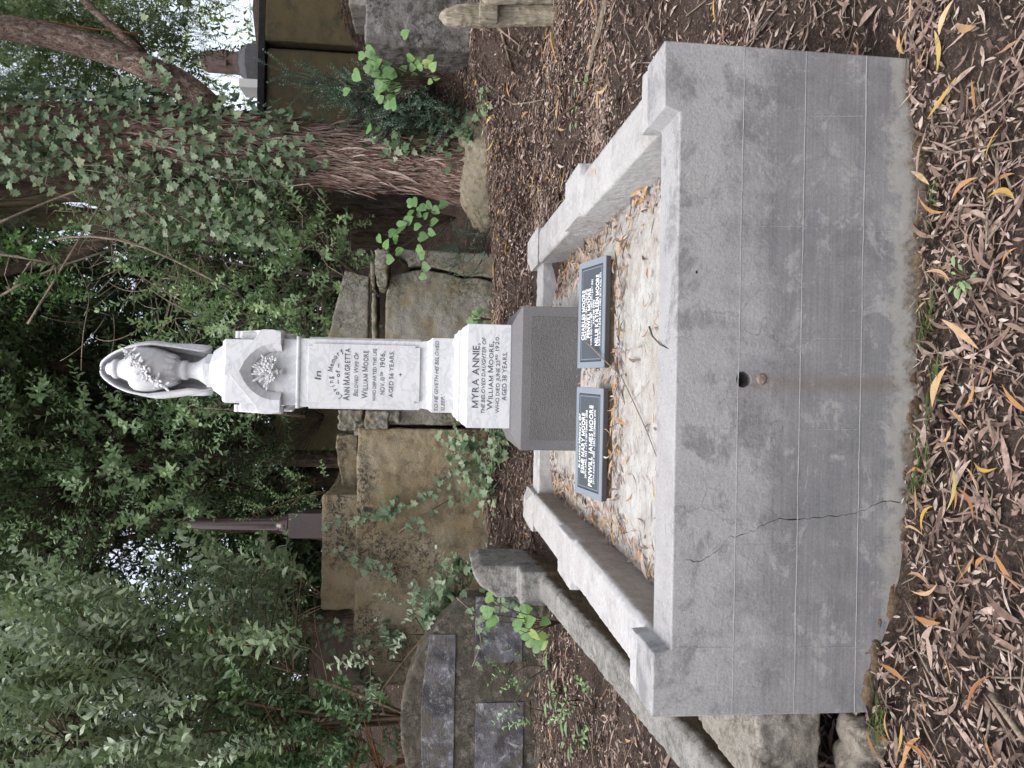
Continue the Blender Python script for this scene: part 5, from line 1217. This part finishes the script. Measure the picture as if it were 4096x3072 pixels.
ivy_patch('ivy trailing in thin strands down the ochre vault', tuple(at(1000, 1150, Yv)), [
    [at(985, 1010, Yv), at(930, 1060, Yv), at(880, 1090, Yv), at(800, 1110, Yv), at(755, 1125, Yv-.02), at(700, 1130, 5.0)], [at(970, 1080, Yv), at(900, 1120, Yv), at(860, 1150, Yv)],
    [at(760, 1190, 4.85), at(820, 1230, Yv), at(880, 1260, Yv), at(930, 1300, Yv)], [at(690, 1330, 5.), at(760, 1380, 4.85), at(830, 1385, Yv), at(880, 1370, Yv)], [at(700, 1180, 5.), at(770, 1200, Yv), at(800, 1220, Yv)]],
    [(at(845, 1100, Yv-.03), (.16, .02, .14), 26, (0, -1, .4)), (at(700, 1370, 4.95), (.2, .02, .12), 14, (0, -1, .4)), (at(850, 1380, Yv), (.16, .03, .12), 16, (0, -1, .4))], 1)
ivy_patch('thick clump of ivy between the broken kerb post and the ochre vault', tuple(at(980, 1290, 4.2)), [], [(at(955, 1290, 4.2), (.16, .12, .2), 70, (0, -.8, .7)), (at(985, 1235, 4.25), (.2, .12, .15), 60, (0, -.8, .7)), (at(1040, 1320, 3.9), (.14, .1, .1), 40, (0, -.6, .9)), (at(930, 1330, 4.25), (.12, .1, .15), 30, (0, -.9, .5))], 2, (.05, .1))
ivy_patch('ivy and small round leaves creeping along the foot of the ochre vault', tuple(at(1050, 1020, 4.4)), [], [(at(1010, 1010, 4.6), (.3, .12, .2), 110, (0, -.6, .9)), (at(1055, 1020, 4.35), (.35, .12, .1), 90, (0, -.5, 1)), (at(1075, 950, 4.2), (.2, .1, .09), 60, (0, -.5, 1)), (at(985, 960, 4.7), (.14, .08, .2), 50, (0, -.8, .6))], 3, (.035, .085), tint=.6)
ivy_patch('ivy runner with dark leaves creeping over the root mound of the ivy clad tree', tuple(at(1010, 300, 4.9)), [[at(960, 270, 4.9), at(1000, 285, 4.85), at(1040, 240, 4.6), at(1060, 225, 4.4)]], [(at(1010, 290, 4.85), (.12, .06, .1), 26, (0, -.7, .8)), (at(1045, 215, 4.2), (.16, .1, .06), 26, (0, -.4, 1)), (at(980, 270, 4.95), (.1, .06, .12), 16, (0, -.9, .5))], 4, (.045, .08))
ivy_patch('sparse ivy hanging over the old curved headstone', tuple(at(1000, 1350, 3.7)), [[at(985, 1290, 3.7), at(1030, 1330, 3.7), at(1040, 1390, 3.72), at(1020, 1440, 3.72)], [at(1100, 1300, 3.6), at(1060, 1320, 3.66), at(1050, 1360, 3.7)]], [(at(1090, 1290, 3.55), (.12, .06, .12), 24, (0, -.8, .6))], 5, (.035, .07))

def heart_plant(label, leaves, Y, root, seed, size=(.075, .115), tint=.5, cat='plant', name='heart_leaf_plant', group='bright heart leaved plants'):
    q = np.random.default_rng(seed); g = empty(name, root, label, cat, group); fo = Fol(); st = MB(); P = []; A = []; N = []; Sc = []; r_ = Vector(root)
    for x, y in leaves:
        p = at(x, y, Y+q.normal(0, .08)); P.append(tuple(p)); A.append([q.normal(0, .5), -.55, -.8+q.normal(0, .25)]); N.append([q.normal(0, .35), -.75, .85+q.normal(0, .2)]); Sc.append(q.uniform(*size))
        md = r_.lerp(p, .6)+Vector((q.normal(0, .02), q.normal(0, .03), .06)); st.tube([r_, r_.lerp(md, .5)+Vector((0, 0, .03)), md, p], [.005, .004, .003, .0022], 5)
    fo.add(HEART, P, frames(A, N), Sc, np.clip(q.normal(tint, .2, len(P)), 0, 1)); fo.build('foliage', M['kawa'], g); st.build('stem', M['twig_dark'], g, smooth=True)
q_ = np.random.default_rng(3)
heart_plant('heart leaved plant in front of the lichen covered block', [(q_.normal(815, 26), q_.normal(165, 34)) for i in range(24)]+[(835, 215), (845, 235), (795, 130), (775, 120), (830, 225)], 4.25, tuple(at(930, 175, 4.3)), 1, tint=.35)
heart_plant('low heart leaved plant with yellowing leaves by the lichen covered block', [(880, 125), (895, 135), (885, 145), (905, 150), (920, 155), (925, 130), (930, 150), (890, 165), (935, 165), (915, 140), (925, 175), (905, 130)], 4.2, tuple(at(960, 165, 4.2)), 2, (.06, .09), .65)
heart_plant('trailing heart leaved plant over the right end of the cracked vault', [(815, 510), (830, 535), (835, 560), (850, 520), (855, 545), (860, 490), (875, 480), (890, 430), (905, 445), (900, 460), (880, 465), (920, 440), (915, 470), (895, 490), (905, 510), (900, 535), (905, 555), (912, 575), (908, 595), (935, 450), (950, 440), (930, 480), (855, 500), (840, 505), (925, 500), (880, 440)], 4.55, tuple(at(985, 470, 4.7)), 3, (.07, .105), .3)
heart_plant('heart leaved plant growing before the curved headstone', [(1050, 1288), (1052, 1340), (1042, 1325), (1120, 1330), (1135, 1345), (1125, 1372), (1138, 1385), (1150, 1400), (1160, 1375), (1110, 1355), (1170, 1340), (1145, 1365), (1165, 1395), (1125, 1320)], 3.1, tuple(at(1210, 1345, 3.1)), 4, (.075, .105), .5)
heart_plant('small heart leaved seedling between the marble base and the cracked vault', [(1010, 690), (1018, 700), (1025, 682), (1032, 672), (1020, 678), (1030, 695)], 4.0, tuple(at(1060, 690, 4.0)), 5, (.06, .085), .3)
def seedling(label, x, y, Z, seed, n=10, size=.07, mat='karo_dk', tint=.8):
    q = np.random.default_rng(seed); r_ = atz(x, y, Z); r_.z = g1(r_.x, r_.y) if Z is None else Z
    g = empty('seedling', tuple(r_), label, 'plant', 'broad leaved seedlings in the litter'); fo = Fol(); st = MB(); P = []; A = []; N = []
    for i in range(n):
        a = q.uniform(0, 6.28); h = q.uniform(.03, .16)*size/.07; p = r_+Vector((math.cos(a)*.03, math.sin(a)*.03, h)); P.append(tuple(p)); A.append([math.cos(a), math.sin(a), .25]); N.append([-.3*math.cos(a), -.3*math.sin(a)-.25, 1]); st.tube([r_, (r_+p)/2+Vector((0, 0, .01)), p], .0022, 5)
    fo.add(strip_leaf(5, 1, .42, .03, .2, .2, .5), P, frames(A, N), q.uniform(.75, 1.3, n)*size, np.clip(q.normal(tint, .1, n), 0, 1)); fo.build('foliage', M[mat], g); st.build('stem', M['stem'], g)
for k, (lab, x, y, Z, n, sz, tn) in enumerate((('broad leaved seedling by the far end of the kerb, left of the headstone panel', 1130, 1590, .52, 9, .075, .8), ('tall leafy seedling in the litter left of the kerb', 1255, 1500, .40, 14, .085, .7), ('dark green seedling nearest the left edge of the photo', 1295, 1600, .36, 14, .08, .55),
        ('leafy seedling touching the kerb beside the headstone plinth', 1235, 1455, .42, 8, .07, .8), ('two leaved seedling beside the right rail', 1290, 180, .5, 5, .045, .8), ('single seedling close to the outer side of the right rail', 1275, 255, .52, 4, .05, .85), ('small seedling beyond the rear right post', 1105, 540, .75, 8, .06, .8), ('small seedling in the gap behind the left rear post', 1085, 1190, .55, 7, .055, .8),
        ('tiny round leaved weed in the foreground litter', 2100, 600, -.1, 12, .022, .8))): seedling(lab, x, y, Z, 40+k, n, sz*1.35, tint=tn)
def grass(label, x, y, seed, n=22, h=.11):
    q = np.random.default_rng(seed); r_ = atz(x, y, -.08); r_ = Vector((r_.x, r_.y, g1(r_.x, r_.y))); fo = Fol(); P = []; A = []; N = []
    for i in range(n): a = q.uniform(0, 6.28); P.append((r_.x+q.normal(0, .025), min(r_.y+q.normal(0, .015), -.012), r_.z)); A.append([math.cos(a)*.7, -abs(math.sin(a))*.7, 1.]); N.append([-math.cos(a), .5, .4])
    fo.add(strip_leaf(6, 1, .075, .08, .5, .3, .3), P, frames(A, N), q.uniform(.5, 1.3, n)*h, q.uniform(.2, 1, n)); o = fo.build('grass_tuft', M['grass']); tag(o, label, 'grass tuft', 'grass tufts along the foot of the wall')
for k, (lab, x, y, n) in enumerate((('thin grass tuft below the right third of the wall', 1995, 440, 10), ('dense grass tuft below the wall right of the rust streak', 1985, 690, 26), ('grass tuft just left of the rust streak at the wall foot', 2000, 835, 22), ('fine grass tuft below the wall before the crack', 1990, 1010, 22), ('long grass tuft near the rocks at the left corner of the wall', 1970, 1540, 30))): grass(lab, x, y, 70+k, n)

# ================================================================== leaf litter
def litter():
    tp = [strip_leaf(7, 1, .15, .05, .05, .12, .42, .3), strip_leaf(7, 1, .12, .13, -.06, .2, .45, -.5), strip_leaf(7, 1, .17, -.10, .08, .1, .4, .6), strip_leaf(7, 1, .11, -.17, -.05, .3, .5, -.3), strip_leaf(6, 1, .34, .02, .15, .2, .45, .7)]
    strips = [strip_leaf(4, 1, .07, .03, .02, .3, .5, .6), strip_leaf(4, 1, .05, -.05, -.03, .5, .5, -1.)]
    def area(n, x0, x1, y0, y1, q):
        x = q.uniform(x0, x1, n); y = q.uniform(y0, y1, n)
        inplot = (x > -1.115) & (x < 1.2) & (y > -.012) & (y < 3.8); kb = (x > -1.67) & (x < -1.43) & (y > -.9) & (y < 3.9)
        v1 = (x > -3.1) & (x < 1.35) & (y > 4.85)
        bare = np.array([noise.fractal(Vector((a*1.9, b_*1.9, 5.)), .9, 2, 3) for a, b_ in zip(x, y)]) < np.where(x > 1.1, q.normal(-.62, .16, n), q.normal(-.36, .16, n))
        k = ~(inplot | kb | v1 | bare); return x[k], y[k]
    q = np.random.default_rng(21); fo = Fol(); fs = Fol(); fo_or = Fol()
    def drop(fol, tpl, x, y, sc, tint, dz=.014, tilt=.22):
        if len(x) == 0: return
        z = gz(x, y)+np.abs(q.normal(0, dz, len(x)))+.006; fol.add(tpl, np.stack([x, y, z], 1), flat_frames(len(x), tilt), sc, tint)
    for (n, x0, x1, y0, y1, s_) in ((3400, -2.6, 2.6, -1.4, 0, .092), (3800, 1.1, 4.2, -1, 2.5, .105), (6200, 1.1, 4.2, 2., 5.4, .115), (3300, -3.4, -1.1, -1, 4.2, .12), (2400, -1.5, 2.2, 3.75, 4.95, .12), (2600, 2., 5.5, 4.6, 7.2, .14), (1800, -4, 3, 6.2, 9, .15)):
        x, y = area(n, x0, x1, y0, y1, q); w_ = q.integers(0, 5, len(x)); lt = np.where(q.random(len(x)) < .14, q.uniform(.10, .17, len(x)), np.clip(q.lognormal(-.35, .5, len(x))*s_, .02, .14))
        tn = np.clip(q.beta(1.6, 1.9, len(x)), 0, 1)
        for i in range(5): k = w_ == i; drop(fo, tp[i], x[k], y[k], lt[k]*(.6 if i == 4 else 1), tn[k])
        x, y = area(int(n*1.0), x0, x1, y0, y1, q); w_ = q.integers(0, 2, len(x))
        for i in range(2): k = w_ == i; drop(fs, strips[i], x[k], y[k], np.clip(q.lognormal(0, .5, k.sum())*.065, .02, .13), np.clip(q.beta(1.4, 1.8, k.sum()), 0, 1), .018, .2)
        x, y = area(int(n*4), x0, x1, y0, y1, q); drop(fs, tp[4], x, y, q.uniform(.012, .042, len(x)), q.beta(1.4, 1.3, len(x)), .012, .4)
        x, y = area(int(n*.06), x0, x1, y0, y1, q); w_ = q.integers(0, 4, len(x))
        for i in range(4): k = w_ == i; drop(fo_or, tp[i], x[k], y[k], q.lognormal(0, .25, k.sum())*s_*1.05, q.uniform(0, 1, k.sum()), .03)
    # heaped against the inner side of the plot and round the plaques
    def heap(n, fx, fy, s_=.075):
        x = fx(n); y = fy(n); k = (x > -.9) & (x < .93) & (y > .2) & (y < 3.36) & ~((np.abs(x-.01) < .46) & (y > 2.17) & (y < 3.1)) & ~((((x > -.63) & (x < -.02)) | ((x > .05) & (x < .65))) & (y > 1.27) & (y < 1.66)); x = x[k]; y = y[k]; w_ = q.integers(0, 5, len(x))
        for i in range(5):
            m_ = w_ == i; c = m_.sum(); z = fz(x[m_], y[m_])+.006+np.abs(q.normal(0, .012, c)); fr = flat_frames(c, .35); P = np.stack([x[m_], y[m_], z], 1); sc = q.lognormal(0, .3, c)*s_*(.6 if i == 4 else 1); o_ = q.random(c) < .3
            fo.add(tp[i], P[~o_], fr[~o_], sc[~o_], q.beta(1.8, 1.6, (~o_).sum())); fo_or.add(tp[i], P[o_], fr[o_], sc[o_], q.uniform(0, 1, o_.sum()))
    heap(260, lambda n: -.89+np.abs(q.normal(0, .13, n)), lambda n: q.uniform(.3, 3.3, n)); heap(380, lambda n: .92-np.abs(q.normal(0, .11, n)), lambda n: q.uniform(.7, 3.3, n))
    heap(260, lambda n: q.uniform(-.75, .75, n), lambda n: 1.26-np.abs(q.normal(0, .07, n))); heap(260, lambda n: -.62-np.abs(q.normal(0, .14, n)), lambda n: q.uniform(1.2, 3.3, n)); heap(260, lambda n: .62+np.abs(q.normal(0, .13, n)), lambda n: q.uniform(1.7, 3.3, n))
    heap(50, lambda n: q.normal(.01, .05, n), lambda n: q.uniform(1.2, 2.15, n)); heap(170, lambda n: q.uniform(-.85, .9, n), lambda n: .23+np.abs(q.normal(0, .35, n)), .07); heap(300, lambda n: q.uniform(-.9, .92, n), lambda n: 3.3-np.abs(q.normal(0, .2, n)))
    tag(fo.build('leaf_litter', M['litter']), 'dry brown gum leaves covering the ground around the plot', 'leaf litter', kind='stuff')
    tag(fo_or.build('leaf_litter', M['orange']), 'orange dry leaves strewn through the brown litter', 'leaf litter', kind='stuff')
    tag(fs.build('bark_litter', M['litter']), 'fine bark strips and crumbs between the leaves', 'leaf litter', kind='stuff')
    tw = MB()
    for i in range(900):
        rg = [(-2.4, 2.4, -1.3, -.03), (1.2, 4, -.5, 5.2), (-3.2, -1.7, -.5, 3.6), (-1.3, 1.9, 3.8, 4.8)][int(q.choice(4, p=[.28, .45, .12, .15]))]
        x, y = q.uniform(rg[0], rg[1]), q.uniform(rg[2], rg[3])
        if -1.13 < x < 1.22 and -.03 < y < 3.8: continue
        a = q.uniform(0, 6.28); l = q.lognormal(0, .5)*.14; pp = []
        for t in (-.5, -.15, .2, .5): xx = x+math.cos(a)*l*t+q.normal(0, .006); yy = y+math.sin(a)*l*t+q.normal(0, .006); pp.append((xx, min(yy, 99), g1(xx, yy)+.022+q.normal(0, .006)))
        if any(-1.12 < p[0] < 1.21 and -.02 < p[1] < 3.8 for p in pp): continue
        tw.tube(pp, float(q.uniform(.0012, .004)), 5)
    tag(tw.build('twig_litter', M['twig'], smooth=True), 'thin broken twigs scattered over the leaf litter', 'twig litter', kind='stuff')
    # the leaves that stand out, one by one
    base = {}
    for i in range(5):
        for mt in ('orange', 'yellow', 'litter'):
            for v in range(2):
                f = Fol(); f.add(tp[i if i < 4 else 4], [(0, 0, 0)], np.eye(3)[None], [1.], [[.15, .35, .6, .85, .5][i] if v == 0 else [.7, .2, .45, .0, .9][i]]); me = f.mesh('fallen_leaf'); me.materials.append(M[mt]); base[(i, mt, v)] = me
    def one(p, sc, ang, i, mt, v, label, group, tilt=.2):
        o = bpy.data.objects.new('fallen_leaf', base[(i, mt, v)]); scn.collection.objects.link(o); o.location = p; o.scale = (sc,)*3; o.rotation_euler = (q.normal(0, tilt), q.normal(0, tilt*.6), ang); tag(o, label, 'leaf', group)
    FG = [(2060, 105, 'o'), (2135, 245, 'o'), (2045, 260, 'y'), (2165, 345, 'y'), (2080, 70, 'y'), (2170, 60, 'o'), (2150, 250, 'o'), (2020, 310, 'l'), (2145, 385, 'o'), (2165, 430, 'y'), (2020, 590, 'o'), (2105, 620, 'l'), (2035, 880, 'o'), (2075, 885, 'o'), (2110, 880, 'o'), (2150, 905, 'l'), (2080, 960, 'l'), (2190, 1010, 'y'), (2095, 1010, 'y'), (2110, 1055, 'o'), (2020, 1050, 'o'), (2040, 1155, 'y'), (2010, 1250, 'l'),
          (2090, 1180, 'l'), (2130, 1100, 'l'), (2160, 1200, 'o'), (2080, 1260, 'o'), (2170, 1300, 'l'), (2040, 1330, 'o'), (2085, 1350, 'l'), (2130, 1290, 'l'), (2010, 1420, 'l'), (2060, 1470, 'o'), (2105, 1445, 'l'), (2150, 1480, 'o'), (2060, 1560, 'y'), (2100, 1590, 'o'), (2150, 1600, 'o'), (2075, 1630, 'o'), (2190, 1540, 'o'), (2030, 1600, 'o'), (2180, 1420, 'l'), (2200, 1190, 'o'), (2195, 700, 'l'), (2130, 520, 'l'), (2060, 380, 'l'), (2180, 560, 'l'), (2050, 690, 'l'), (2140, 760, 'l'), (2190, 830, 'o'), (2050, 770, 'l'), (2125, 180, 'l')]
    for k, (x, y, c) in enumerate(FG):
        p = atz(x, y, -.11)
        if p.y > -.06: continue
        p.z = g1(p.x, p.y)+.045; mt = {'o': 'orange', 'y': 'yellow', 'l': 'litter'}[c]; lab = {'o': 'long curled orange gum leaf lying on the litter in front of the wall', 'y': 'yellow gum leaf lying on the litter in front of the wall', 'l': 'large dull brown gum leaf lying on the litter in front of the wall'}[c]
        one(p, q.uniform(.10, .155), q.uniform(0, 6.28), int(q.integers(0, 4)), mt, k % 2, lab, {'o': 'orange leaves in front of the wall', 'y': 'yellow leaves in front of the wall', 'l': 'large brown leaves in front of the wall'}[c])
    for k in range(60):
        x, y = q.uniform(1.3, 3.2), q.uniform(.3, 4.4); mt = ('orange', 'yellow', 'orange')[k % 3]
        one((x, y, g1(x, y)+.05), q.uniform(.10, .17), q.uniform(0, 6.28), int(q.integers(0, 4)), mt, k % 2, ('orange gum leaf on the littered slope right of the plot' if mt == 'orange' else 'yellow gum leaf on the littered slope right of the plot'), mt+' leaves on the right slope', .3)
    n = 0
    for k in range(90):
        x, y = q.uniform(-.85, .88), q.uniform(.25, 1.25)
        if n >= 34: break
        mt = ('orange', 'litter', 'yellow', 'orange')[k % 4]; n += 1
        one((x, y, float(fz(x, y))+.02), q.uniform(.06, .12), q.uniform(0, 6.28), int(q.integers(0, 4)), mt, k % 2, {'orange': 'orange leaf lying on the pale floor before the plaques', 'yellow': 'yellow leaf lying on the pale floor before the plaques', 'litter': 'brown leaf lying on the pale floor before the plaques'}[mt], {'orange': 'orange', 'yellow': 'yellow', 'litter': 'brown'}[mt]+' leaves on the pale floor', .15)
    for x, y, Y in ((590, 575, 5.15), (640, 735, 5.15), (470, 690, 5.15), (550, 735, 5.1), (447, 1325, 4.3), (452, 1350, 4.3), (545, 1390, 4.3), (740, 592, 5.1), (680, 1400, 4.2)):
        one(at(x, y, Y), q.uniform(.08, .11), q.uniform(0, 6.28), int(q.integers(0, 4)), 'yellow' if x % 2 else 'orange', 0, 'dead orange yellow leaf caught in the green shrubs', 'dead leaves in the shrubs', 1.2)
    one(atz(1380, 940, ZR+.012), .11, R(5), 3, 'orange', 0, 'slim orange leaf lying on the front rail of the plot', None, .05)
    one(atz(1150, 1118, .755), .13, R(-35), 0, 'orange', 1, 'orange red leaf lying on the left rail near the rear post', None, .05)
    one(atz(1280, 382, .745), .05, R(20), 4, 'orange', 1, 'short orange leaf on top of the right rail', None, .05)
litter()
for k, (pts, r0, r1, mt, lab) in enumerate((
    ([(1000, -5), (1075, 60), (1110, 88), (1125, 100)], .012, .006, 'twig', 'pale straight stick leaning across the litter in front of the log posts'),
    ([(1085, 5), (1080, 60), (1100, 130)], .014, .010, 'twig', 'grey stick crossing before the tapered log post'),
    ([(1310, 0), (1300, 45), (1285, 95), (1270, 160), (1262, 200)], .022, .014, 'twig', 'thick pale branch lying on the litter beyond the right rail'),
    ([(1210, 250), (1245, 225), (1290, 190), (1335, 150)], .009, .006, 'twig_dark', 'dark brown stick lying parallel to the right rail'),
    ([(1075, 205), (1110, 225), (1140, 222), (1175, 215)], .006, .004, 'twig', 'thin pale curved stick beside the ivy on the right slope'),
    ([(2140, 1500), (2170, 1540), (2212, 1600)], .009, .007, 'twig', 'brown stick in the lower left foreground'),
    ([(1960, 320), (2060, 330), (2212, 300)], .004, .003, 'twig', 'long thin grey twig in the right foreground'),
    ([(1045, 620), (1060, 660), (1085, 690)], .008, .006, 'twig_dark', 'dark stick lying behind the rear rail'))):
    P = []
    for x, y in pts: P.append(hit(x, y, .03))
    stick('fallen_stick', P, r0, r1, mt, lab, 'stick', n=8)
print('objects', len(scn.objects), 'faces', sum(len(o.data.polygons) for o in scn.objects if o.type == 'MESH'))
